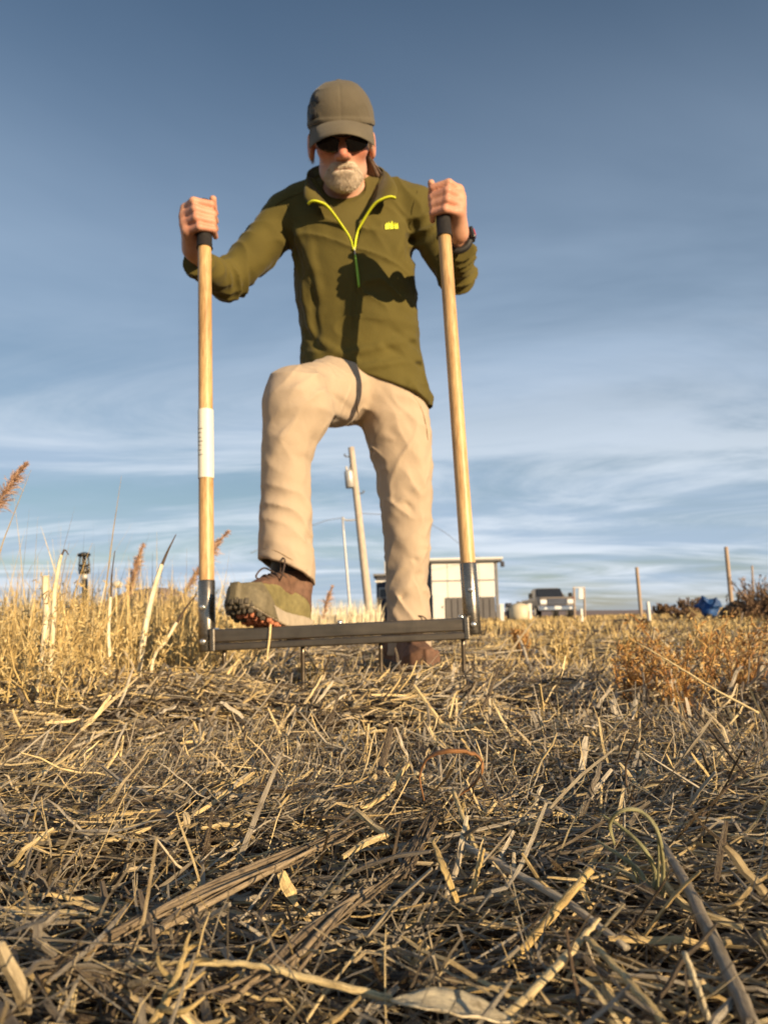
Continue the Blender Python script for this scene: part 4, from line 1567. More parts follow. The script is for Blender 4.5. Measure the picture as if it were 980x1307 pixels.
# ------------------------------------------------------------------ the broadfork
def build_fork():
    FY, TY = 1.68, 1.752
    Lb, Lt = P(264.5, 832, FY), P(261, 257, TY)
    Rb, Rt = P(603.5, 810, FY), P(562.5, 238, TY)

    def on(b, t, py):                              # the point of the handle line b-t seen at that height
        d = ray((0), py)
        lo_, hi_ = 0.0, 1.0
        for _ in range(40):
            m = (lo_ + hi_) / 2
            q = b + (t - b) * m - CAM
            yy = 653.5 - FPX * q.dot(_U) / q.dot(_F)
            if yy > py:
                lo_ = m
            else:
                hi_ = m
        return b + (t - b) * lo_
    base = (Lb + Rb) / 2
    root = thing('broadfork', 'two-handled broadfork with pale wooden handles, black grips and a steel crossbar', 'garden tool', (base[0], base[1], 0))
    Ls, Rs = on(Lb, Lt, 741), on(Rb, Rt, 719)
    Lg, Rg = on(Lb, Lt, 317), on(Rb, Rt, 303)
    rw, rs = .0172, .0192
    for side, (b, s_, g, t) in (('l', (Lb, Ls, Lg, Lt)), ('r', (Rb, Rs, Rg, Rt))):
        ax = nrm(t - b)
        mid = (s_ + g) / 2
        V, Q, uv = tube_data(smooth_path([s_ - ax * .06, s_ * .8 + g * .2, mid, g + ax * .05], 20), [rw, rw * 1.0, rw * .98, rw * .95], 24)
        h = obj('handle', mesh_np('handle', V, Q), M['ash'], root)
        # grip with a rolled lip
        L = np.linalg.norm(t - g)
        zs = np.array([0, .002, .010, .012, .5, .94, .97, .99, 1.0]) * 1.0
        pth = np.array([g + (t - g) * z for z in zs])
        rr = np.array([.0195, .0205, .0205, .0190, .0182, .0186, .0180, .0155, .010])
        acc = Acc()
        n = len(pth)
        V, Q, uv = tube_data(pth, .01, 24)
        tt, u, v = frames(pth)
        ang = np.linspace(0, 2 * math.pi, 24, endpoint=False)
        VV = (pth[:, None] + rr[:, None, None] * (np.cos(ang)[None, :, None] * u[:, None] + np.sin(ang)[None, :, None] * v[:, None])).reshape(-1, 3)
        V[:len(VV)] = VV
        obj('grip', mesh_np('grip', V, Q), M['black_rubber'], h)
        # steel socket
        pth = np.array([s_, s_ - ax * .002, s_ * .5 + b * .5, b + ax * .003, b])
        V, Q, uv = tube_data(pth, [rs - .001, rs, rs, rs, rs - .0015], 28)
        so_ = obj('socket', mesh_np('socket', V, Q), M['socket_steel'], root)
        fr = np.array([0, -1.0, 0])
        for k, tq in enumerate((.38, .86)):
            c = s_ * (1 - tq) + b * tq + np.array([-.005 if side == 'l' else .0, -rs, 0])
            V, Q, uv = tube_data(np.array([c + fr * -.004, c + fr * .003, c + fr * .0045]), [.0068, .0068, .004], 12)
            obj('bolt', mesh_np('bolt', V, Q), M['bolt_steel'], so_)
    # label sticker on the left handle
    a, b = on(Lb, Lt, 611), on(Lb, Lt, 524)
    V, Q, uv = tube_data(smooth_path([a, b], 4), rw + .0012, 28, caps=False)
    hl = [o for o in root.children if o.name.startswith('handle')][0]
    st = obj('sticker', mesh_np('sticker', V, Q), M['white_label'], hl)
    for i, py in enumerate((549, 554, 560, 565, 570, 576, 582)):
        for dx0, dx1 in (((-.0150, -.006),) if i % 3 else ((-.0152, -.0025),)):
            pts = []
            for x in np.linspace(dx0, dx1, 5):
                c = on(Lb, Lt, py)
                pts.append(c + np.array([x, -math.sqrt((rw + .0016) ** 2 - x * x), 0]))
            V, Q, uv = tube_data(np.array(pts), .0011, 4, flat=1)
            obj('print_mark', mesh_np('print_mark', V, Q), M['print_grey'], st)
    # crossbar: square tube with a lower flange
    A_, B_ = P(274, 816.5, FY), P(594, 801.5, FY)
    d = nrm(B_ - A_); L = np.linalg.norm(B_ - A_)
    up = nrm(np.array([0, 0, 1.0]) - d * d[2]); fo = np.cross(up, d)
    rot = Matrix((tuple(d), tuple(-fo), tuple(up))).transposed()
    c = (A_ + B_) / 2
    cb = box('crossbar', (L + .012, .040, .030), c + up * .008, M['bar_steel'], root, .004, rot, 3)
    box('flange', (L + .004, .046, .0165), c - up * .0165, M['bar_steel'], cb, .003, rot, 2)
    for t in (.5, .985):
        q = A_ * (1 - t) + B_ * t + up * .026
        V, Q, uv = tube_data(np.array([q - up * .006, q + up * .002, q + up * .0045]), [.007, .007, .004], 10)
        obj('bolt', mesh_np('bolt', V, Q), M['bolt_steel'], cb)
    for ex in (A_, B_):
        box('end_bracket', (.012, .050, .052), ex, M['socket_steel'], cb, .003, rot, 2)
    # tines
    for px in (286, 386, 485, 590):
        t = (px - 274) / 320
        q = A_ * (1 - t) + B_ * t - up * .02
        pth = smooth_path([q, q + np.array([0, .004, -.08]), q + np.array([0, -.004, -.16]), q + np.array([0, -.02, -.25])], 14)
        V, Q, uv = tube_data(pth, [.0050, .0050, .0045, .0028, .001], 8)
        obj('tine', mesh_np('tine', V, Q), M['bar_steel'], root)
    # straw caught on the bar
    q = A_ * .77 + B_ * .23
    pth = smooth_path([q + up * .027 + np.array([.004, .02, 0]), q + up * .027 + np.array([0, -.018, .002]), q + np.array([-.002, -.026, 0.0]), q + np.array([-.006, -.027, -.03]), q + np.array([-.007, -.03, -.052])], 18)
    V, Q, uv = tube_data(pth, [.002, .0028, .0026, .0015], 6)
    tag(obj('straw', mesh_np('straw', V, Q, np.full(len(V), .8), uv), M['gold_straw']), 'pale straw hanging over the steel crossbar beside the lifted shoe', 'straw')
    return root


fork = build_fork()


# ------------------------------------------------------------------ straw mulch
def flow_angle(x, y):
    p = np.stack([x * 2.3, y * 2.3, np.zeros_like(x) + 4.2], -1)
    return (vnoise(p) - .5) * 4.2 + 0.35


def gen_straw(n, xr, yr, Lr, Wr, lift, K=6, order=.55, g=rng, thickness=.045, pale=0.0):
    x = g.uniform(*xr, n); y = g.uniform(*yr, n)
    pd = vnoise(np.stack([x * 4.1, y * 4.1, np.full(n, 14.3)], -1)) * .6 + vnoise(np.stack([x * 1.7, y * 1.7, np.full(n, 3.3)], -1)) * .4
    kd = g.random(n) < np.clip((pd - .30) * 4.5, .22, 1)
    x, y = x[kd], y[kd]
    n = len(x)
    rn = g.random(n)
    ang = np.where(g.random(n) < order, flow_angle(x, y) + g.normal(0, .45, n), g.uniform(0, 2 * math.pi, n))
    L = np.exp(g.uniform(math.log(Lr[0]), math.log(Lr[1]), n))
    w = np.exp(g.uniform(math.log(Wr[0]), math.log(Wr[1]), n)) / 2
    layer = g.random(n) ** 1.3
    lf = g.random(n) < lift
    L = np.where(lf, np.minimum(L, .055), L)
    pitch = g.normal(0, .09, n) + np.where(lf, g.uniform(.2, .9, n), 0)
    curl = g.normal(0, .26, n) + np.where(g.random(n) < .10, g.normal(0, 1.5, n), 0)
    bow = g.normal(.02, .06, n)
    t = np.linspace(-.5, .5, K)[None, :]
    kink = np.where(g.random(n) < .16, g.normal(0, .9, n), 0)
    kz = np.where(g.random(n) < .14, g.uniform(.2, .9, n), 0)
    a = ang[:, None] + curl[:, None] * t + kink[:, None] * (t > .05)
    dx = np.cos(a) * np.cos(pitch)[:, None]; dy = np.sin(a) * np.cos(pitch)[:, None]
    px = np.cumsum(dx, 1) / K; py = np.cumsum(dy, 1) / K
    px -= px.mean(1, keepdims=True); py -= py.mean(1, keepdims=True)
    X = x[:, None] + px * L[:, None]; Y = y[:, None] + py * L[:, None]
    zt = terrain(X, Y) * .6 + terrain(x, y)[:, None] * .4
    Z = zt + .004 + (layer * thickness)[:, None] + np.sin(pitch)[:, None] * t * L[:, None] - np.abs(np.minimum(0, 0 * t)) - bow[:, None] * (t * 2) ** 2 * L[:, None] * .3
    Z = Z + kz[:, None] * np.clip(t - .05, 0, 1) * L[:, None]
    up = np.where(pitch > .2, .5, 0.0) * L * np.sin(pitch)
    Z = Z + up[:, None]
    Z += g.normal(0, .0012, Z.shape)
    paths = np.stack([X, Y, Z], -1)
    prof = 1 - .35 * (np.abs(t) * 2) ** 4
    W_ = w[:, None] * prof
    fl = np.where(g.random(n) < .45, g.uniform(.10, .22, n), g.uniform(.45, .9, n))
    # patches of greyer, darker straw: weathering, and shade put into the colour
    pn = vnoise(np.stack([x * 1.6, y * 1.6, np.full(n, 8.8)], -1))
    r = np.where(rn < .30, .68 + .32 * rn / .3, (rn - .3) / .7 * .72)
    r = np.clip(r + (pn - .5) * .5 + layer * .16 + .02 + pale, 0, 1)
    ref = nrm(np.stack([g.normal(0, .45, n), g.normal(0, .45, n), np.ones(n)], -1))
    return paths, W_, W_ * fl[:, None], ref, r, L, w


def make_straw():
    g = np.random.default_rng(21)
    sets = [gen_straw(17500, (-.75, .75), (.12, 1.0), (.025, .16), (.0009, .0042), .12, g=g, thickness=.036),
            gen_straw(18000, (-.8, .8), (.12, 1.1), (.02, .12), (.0004, .0013), .22, g=g, thickness=.044),
            gen_straw(15500, (-1.5, 1.5), (1.0, 2.3), (.03, .20), (.0016, .0062), .14, g=g, thickness=.034),
            gen_straw(9000, (-3.0, 3.6), (2.3, 5.5), (.08, .40), (.004, .011), .06, g=g, thickness=.04),
            gen_straw(1100, (-.75, .75), (.15, 1.3), (.03, .11), (.0035, .0075), .08, g=g, thickness=.042, pale=.28),
            gen_straw(3500, (-.7, .9), (1.25, 1.75), (.03, .16), (.0022, .006), .22, g=g, thickness=.045),
            gen_straw(2500, (-.9, 1.6), (-.9, .12), (.05, .25), (.002, .007), .15, g=g, thickness=.04)]
    # pick the 300 straws that show largest
    cand = []
    for si, (pa, w, th, ref, r, L, ww) in enumerate(sets[:3]):
        q = pa - CAM
        zc = q @ _F
        u = 490 + FPX * (q @ _R) / np.maximum(zc, .05); v = 653.5 - FPX * (q @ _U) / np.maximum(zc, .05)
        ok = ((u > -5) & (u < 985) & (v > 600) & (v < 1312) & (zc > .2)).mean(1)
        ln = np.hypot(np.diff(u, axis=1), np.diff(v, axis=1)).sum(1)
        size = ln * ww * 2 * FPX / np.maximum(zc.mean(1), .1) * (ok > .6)
        # the upper layer is what can be seen
        hgt = pa[..., 2].mean(1) - terrain(pa[:, 2, 0], pa[:, 2, 1])
        size = size * (hgt > .016)
        for i in np.argsort(-size)[:300]:
            cand.append((size[i], si, i))
    cand.sort(reverse=True)
    pick = {}
    for s_, si, i in cand[:300]:
        pick.setdefault(si, set()).add(i)
    V_, Q_, U_, R_ = [], [], [], []
    n0 = 0
    for si, (pa, w, th, ref, r, L, ww) in enumerate(sets):
        keep = np.ones(len(pa), bool)
        if si in pick:
            keep[list(pick[si])] = False
        V, Q, uv, rr = batch(pa[keep], w[keep], th[keep], ref[keep], r[keep], 2 if si == 1 else 4)
        V_.append(V); Q_.append(Q + n0); U_.append(uv); R_.append(rr)
        n0 += len(V)
        for i in (pick.get(si) or ()):
            a, b, c, d = batch(pa[i:i + 1], w[i:i + 1], th[i:i + 1], ref[i:i + 1], r[i:i + 1], 4)
            obj('straw_stalk', mesh_np('straw_stalk', a, b, d, c, False), M['straw'], ground)
    o = obj('straw_mulch', mesh_np('straw_mulch', np.vstack(V_), np.vstack(Q_), np.concatenate(R_), np.vstack(U_), False), M['straw'])
    tag(o, 'dry straw mulch scattered over the ground', 'straw', kind='stuff')


make_straw()


# ------------------------------------------------------------------ single stems one can pick out in the foreground
def on_ground(px, py, lift=0.0):
    """point seen at that pixel, lying 'lift' above the ground"""
    z = .030 + lift * .55
    return G(px, py, z)


def stem(name, label, cat, pts, radius, mat, sides=10, flat=1.0, n=24, rnd=.6, twist=0.0, jitter=.12, group=None, kids=()):
    path = smooth_path(pts, n)
    path[1:-1] += rng.normal(0, .0002, (n - 2, 3))
    V, Q, uv = tube_data(path, np.asarray(radius) * .62, sides, flat=flat, twist=twist, jitter=jitter)
    o = obj(name, mesh_np(name, V, Q, np.full(len(V), rnd), uv), M[mat])
    tag(o, label, cat, group)
    for nm, kp, kr, km in kids:
        V, Q, uv = tube_data(smooth_path(kp, 12), np.asarray(kr) * .6, 6, jitter=.1)
        obj(nm, mesh_np(nm, V, Q, np.full(len(V), rnd), uv), M[km], o)
    return o


def leaf(name, label, pts, half, mat, rnd):
    path = smooth_path(pts, 30)
    w = interp1(half, 30)
    t, u, v = frames(path)
    nj = 9
    V = []; UV = []
    for i in range(30):
        for j in range(nj):
            a = j / (nj - 1) * 2 - 1
            rough_ = .0003 * math.sin(i * .9 + j * 1.7) + rng.normal(0, .00008)
            V.append(path[i] + v[i] * a * w[i] * (1 + .05 * math.sin(i * .7 + (j > 4) * 2)) + u[i] * (.35 * w[i] * (a * a - .4) + rough_))
            UV.append((i * .004, a * 1.2 + .5, rnd))
    Q = np.array([(i * nj + j, (i + 1) * nj + j, (i + 1) * nj + j + 1, i * nj + j + 1) for i in range(29) for j in range(nj - 1)])
    o = obj(name, mesh_np(name, np.array(V), Q, np.full(len(V), rnd), np.array(UV)), M[mat])
    md = o.modifiers.new('thick', 'SOLIDIFY'); md.thickness = .0005
    return tag(o, label, 'leaf')


def gp(lst):
    return [on_ground(*a) for a in lst]


def make_stems():
    # bundles of woody stems crossing the left foreground
    def bundle(name, label, pxs, n, r, spread, mat, lo=.2, hi=.9):
        root = thing(name, label, 'stem bundle', gp(pxs)[0])
        base = smooth_path(gp(pxs), 30)
        for k in range(int(n * 1.8)):
            ph = rng.uniform(0, 6.28); fr = rng.uniform(2, 6); rad_ = rng.uniform(.2, 1.1)
            t = np.linspace(0, 1, 30)
            off = np.stack([np.cos(ph + fr * t) * spread * rad_, np.sin(ph + fr * t) * spread * .8 * rad_, np.abs(np.sin(ph * 2 + fr * t)) * spread * .8], -1)
            a, b = sorted(rng.uniform(0, 1, 2)); a = min(a, .3); b = max(b, .72)
            i0, i1 = int(a * 29), int(b * 29) + 1
            pth = (base + off)[i0:i1]
            V, Q, uv = tube_data(pth, np.array([.6, 1, 1, .85, .4]) * r * .36 * rng.uniform(.5, 1.35), 6, flat=rng.uniform(.55, 1), jitter=.22, twist=rng.uniform(-1, 1))
            obj('stem', mesh_np('stem', V, Q, np.full(len(V), rng.uniform(lo, hi)), uv), M[mat], root)
        return root
    bundle('stem_bundle', 'twisted grey-brown woody stems running from lower left up towards the middle', [(20, 1262), (110, 1225), (210, 1175), (330, 1120), (430, 1075), (495, 1045)], 9, .0034, .008, 'bark_stem')
    bundle('stem_bundle', 'thick fibrous grey stem bundle low in the middle foreground', [(230, 1310), (320, 1270), (400, 1205), (470, 1150), (530, 1105)], 8, .0036, .008, 'bark_stem')
    bundle('stem_bundle', 'dark twiggy root bundle below the curled brown stem', [(500, 1150), (525, 1095), (550, 1050), (572, 1016)], 8, .0022, .006, 'bark_stem', 0, .5)
    bundle('stem_bundle', 'loose brown stem tangle at the left edge above the bottom corner', [(-5, 1215), (50, 1230), (95, 1250), (140, 1270), (150, 1290)], 6, .0028, .006, 'bark_stem', .4, 1)
    stem('curled_stem', 'curled brown dry stem arching in a loop in mid foreground', 'stem', [on_ground(541, 1022, .02), on_ground(536, 990, .05), on_ground(548, 966, .075), on_ground(580, 958, .085), on_ground(610, 965, .075), on_ground(615, 985, .055), on_ground(600, 1004, .03), on_ground(575, 1022, .01)], [.003, .0046, .0052, .005, .0044, .003], 'orange_weed', 8, .38, 40, .06, twist=5.0, jitter=.2)
    stem('straw_piece', 'pale slim straw leaning below the curled stem', 'straw', [on_ground(578, 1010, .03), on_ground(593, 1050, .012), on_ground(608, 1085, -.01)], [.0028, .0026, .0024], 'gold_straw', rnd=.7)
    stem('straw_piece', 'split golden straw standing upright left of the short flat stub', 'straw', [on_ground(552, 1072, .032), on_ground(568, 1112, .015), on_ground(584, 1152, -.012)], [.0014, .0032, .003, .0022], 'gold_straw', flat=.35, rnd=.3)
    stem('straw_piece', 'short flat golden straw stub beside the split straw', 'straw', [on_ground(617, 1083, .03), on_ground(610, 1110, .01), on_ground(604, 1140, -.012)], [.0042, .0042, .003], 'gold_straw', flat=.35, rnd=.45)
    stem('straw_piece', 'stiff golden straw slanting up to the right in the centre foreground', 'straw', [on_ground(754, 1110, .035), on_ground(715, 1155, .012), on_ground(672, 1205, -.015), on_ground(640, 1235, -.02)], [.0036, .0040, .0040, .003], 'gold_straw', flat=.7, rnd=.2)
    stem('straw_piece', 'long tan stem crossing behind the slanting golden straw', 'straw', [on_ground(585, 1075, .01), on_ground(650, 1110, .006), on_ground(720, 1150, .004), on_ground(800, 1210, 0)], [.004, .0042, .004, .003], 'straw', flat=.7, rnd=.62)
    stem('straw_piece', 'long pale straw running down to the right edge of the bottom centre', 'straw', [on_ground(750, 1198, .012), on_ground(790, 1240, .01), on_ground(830, 1285, .01), on_ground(850, 1312, .008)], [.0028, .003, .003], 'gold_straw', flat=.7, rnd=.6)
    stem('straw_piece', 'pale straw with a split end lying across the bottom centre', 'straw', [on_ground(765, 1172, .02), on_ground(735, 1205, .01), on_ground(690, 1255, .004), on_ground(640, 1300, 0)], [.0016, .0034, .0034, .003], 'gold_straw', flat=.5, rnd=.9)
    stem('straw_piece', 'short pale upright stub at the bottom right', 'straw', [on_ground(873, 1216, .04), on_ground(890, 1262, .02), on_ground(906, 1312, -.005)], [.0030, .0036, .0038], 'pale_stalk', flat=.5, rnd=.3)
    stem('stalk', 'thick grey-brown stalk slanting down the right foreground', 'stalk', [on_ground(842, 1072, .025), on_ground(870, 1120, .02), on_ground(905, 1190, .012), on_ground(935, 1255, .004), on_ground(960, 1312, 0)], [.0034, .0046, .005, .005, .005], 'straw', 12, .8, 30, .36, jitter=.2)
    stem('twig', 'thin brown twig standing up in the bottom foreground right of centre', 'twig', [on_ground(722, 1182, .035), on_ground(729, 1230, .015), on_ground(742, 1300, -.012)], [.0010, .0013, .0014], 'dark_twig', rnd=.9)
    stem('twig', 'thin dark twig rising crookedly left of the green shoots', 'twig', [on_ground(811, 945, .10), on_ground(799, 975, .06), on_ground(800, 1005, .03), on_ground(812, 1030, -.01)], [.0011, .0013, .0014], 'dark_twig', rnd=.6)
    stem('twig', 'long dark twig slanting in from the right edge', 'twig', [on_ground(985, 935, .06), on_ground(945, 985, .035), on_ground(905, 1030, .015), on_ground(885, 1055, 0)], [.0012, .0016, .0016], 'dark_twig', rnd=.3)
    stem('straw_piece', 'long arched pale straw lying across the bottom left foreground', 'straw', [on_ground(120, 1233, .004), on_ground(200, 1230, .012), on_ground(270, 1229, .016), on_ground(330, 1233, .016), on_ground(390, 1248, .01), on_ground(500, 1275, 0)], [.0012, .0018, .0026, .0022, .003, .0028], 'gold_straw', flat=.8, rnd=.85, n=36)
    # branched pale twig
    b0 = [on_ground(190, 1318, 0), on_ground(212, 1275, .012), on_ground(228, 1240, .02), on_ground(243, 1188, .035)]
    kids = []
    for a, b, c in (((215, 1270), (240, 1258), (262, 1240)), ((222, 1252), (205, 1235), (200, 1215)), ((230, 1235), (255, 1225), (276, 1226)), ((206, 1288), (235, 1290), (262, 1272)), ((236, 1215), (250, 1205), (262, 1205))):
        kids.append(('side_shoot', [on_ground(*a, .014), on_ground(*b, .02), on_ground(*c, .026)], [.0020, .0017, .0007], 'gold_straw'))
    stem('branched_twig', 'branched pale golden twig standing at the bottom left', 'twig', b0, [.0032, .0030, .0024, .0008], 'gold_straw', flat=.6, rnd=.5, kids=kids)
    # husk leaf at the bottom
    root = [on_ground(500, 1278, .01), on_ground(545, 1280, .014), on_ground(600, 1290, .012), on_ground(655, 1306, .006)]
    leaf('husk_leaf', 'broad pale papery leaf lying at the bottom edge centre', root, [.0008, .006, .0085, .0085, .006, .001], 'pale_stalk', .3)
    stem('dry_leaf', 'golden dry leaf blade lying flat at the left edge, pointing right', 'leaf', [on_ground(-5, 1000, .0), on_ground(45, 1000, .012), on_ground(85, 1005, .012), on_ground(122, 1015, .0)], [.004, .0075, .006, .001], 'gold_straw', 8, .2, 20, .25)
    stem('dry_leaf', 'golden dry leaf blade rising above the flat one at the left edge', 'leaf', [on_ground(35, 1000, .0), on_ground(60, 983, .012), on_ground(82, 968, .022), on_ground(101, 957, .032)], [.003, .0055, .005, .001], 'gold_straw', 8, .25, 20, .75)
    # green shoots
    root = thing('green_shoots', 'clump of pale green bent shoots in the right foreground', 'plant', on_ground(835, 1148))
    for pts, r in (([(828, 1150, 0), (836, 1118, .02), (822, 1085, .045), (795, 1058, .06), (768, 1040, .07)], .0028),
                   ([(838, 1150, 0), (815, 1112, .02), (790, 1092, .035), (760, 1072, .04)], .0026),
                   ([(842, 1152, 0), (846, 1110, .03), (838, 1060, .07), (815, 1035, .085), (790, 1036, .085), (778, 1052, .07), (784, 1078, .05)], .0030),
                   ([(838, 1150, 0), (840, 1100, .04), (838, 1052, .075)], .0016),
                   ([(828, 1145, 0), (808, 1120, .012), (785, 1108, .015), (772, 1106, .012)], .0028),
                   ([(846, 1150, 0), (852, 1120, .02), (850, 1095, .04)], .0016),
                   ([(820, 1140, 0), (806, 1105, .025), (799, 1088, .035)], .0018)):
        V, Q, uv = tube_data(smooth_path([on_ground(*a) for a in pts], 24), np.array([r * .8, r, r, r * .9, r * .4]) * .52, 8, flat=.7, jitter=.1)
        obj('shoot', mesh_np('shoot', V, Q, np.full(len(V), rng.random()), uv), M['green_shoot'], root)
    # long pale stalk over the orange weed on the right
    stem('stalk', 'long pale straw slanting across the orange weed at the right', 'stalk', [P(812, 820, 1.06), P(860, 848, 1.03), P(915, 882, 1.0), P(968, 910, .98)], [.0012, .0022, .0026, .0026], 'gold_straw', 8, .9, 26, .85)


make_stems()


# ------------------------------------------------------------------ dry vegetation
def weed_paths(c, h, sp, nst, nsd, nlf, g, w=.0012, lean=(0, 0), leafl=.018):
    """a dry bushy weed as arrays of (path(5,3), width)"""
    P_, W_ = [], []
    c = np.asarray(c, float)
    t = np.linspace(0, 1, 5)[:, None]
    for _ in range(nst):
        a = g.uniform(0, 2 * math.pi); r = sp * math.sqrt(g.random())
        hh = h * g.uniform(.6, 1.05)
        tip = c + np.array([math.cos(a) * r + lean[0] * hh, math.sin(a) * r + lean[1] * hh, hh])
        b = c + np.array([math.cos(a) * r * .25, math.sin(a) * r * .25, -.01])
        bend = g.normal(0, sp * .15, 3); bend[2] = 0
        pa = b * (1 - t) + tip * t + bend * np.sin(t * math.pi)
        P_.append(pa); W_.append(w * np.array([1.5, 1.4, 1.2, .9, .4]))
        for k in range(nsd):
            u = g.uniform(.15, .97)
            s = b * (1 - u) + tip * u + bend * math.sin(u * math.pi)
            a2 = g.uniform(0, 2 * math.pi); ln = h * g.uniform(.08, .26) * (1.1 - .6 * u)
            d = nrm(np.array([math.cos(a2), math.sin(a2), g.uniform(.4, 1.6)]))
            e = s + d * ln
            q = s * (1 - t) + e * t + np.array([0, 0, 1.0]) * (t ** 2) * ln * .15
            P_.append(q); W_.append(w * np.array([.9, .8, .7, .5, .25]))
            for m in range(nlf):
                v = g.uniform(.2, 1.0)
                s2 = s * (1 - v) + e * v
                d2 = nrm(g.normal(0, 1, 3) + np.array([0, 0, .6]))
                l2 = leafl * g.uniform(.5, 1.3)
                P_.append(s2 + d2 * l2 * t); W_.append(w * 1.5 * np.array([.4, .9, 1, .7, .1]))
    return P_, W_


def weeds_mesh(P_, W_, g, lo=0.0, hi=1.0, flat=True):
    pa = np.array(P_); w = np.array(W_)
    n = len(pa)
    return batch(pa, w, w * .5, g.normal(0, 1, (n, 3)), g.uniform(lo, hi, n), 2)


def blades(n, xr, yr, hr, w, g, lean=.35, dens=None, base=0.0):
    x = g.uniform(*xr, n); y = g.uniform(*yr, n)
    if dens is not None:
        k = g.random(n) < dens(x, y)
        x, y = x[k], y[k]
        n = len(x)
    h = g.uniform(*hr, n) * (.5 + g.random(n) * .7)
    a = g.uniform(0, 2 * math.pi, n); le = np.abs(g.normal(0, lean, n))
    t = np.linspace(0, 1, 5)[None, :]
    b = le[:, None] * h[:, None] * t ** 1.7
    X = x[:, None] + np.cos(a)[:, None] * b; Y = y[:, None] + np.sin(a)[:, None] * b
    Z = terrain(x, y)[:, None] - .01 + base + h[:, None] * t * np.cos(np.minimum(le, 1.2))[:, None] ** .5
    W_ = w * g.uniform(.6, 1.4, n)[:, None] * np.array([1, .95, .8, .55, .12])[None]
    return np.stack([X, Y, Z], -1), W_


def stuff_from(name, label, batches, mat):
    V_, Q_, U_, R_ = [], [], [], []
    n0 = 0
    for V, Q, uv, r in batches:
        V_.append(V); Q_.append(Q + n0); U_.append(uv); R_.append(r); n0 += len(V)
    o = obj(name, mesh_np(name, np.vstack(V_), np.vstack(Q_), np.concatenate(R_), np.vstack(U_)), M[mat])
    return tag(o, label, 'grass', kind='stuff')


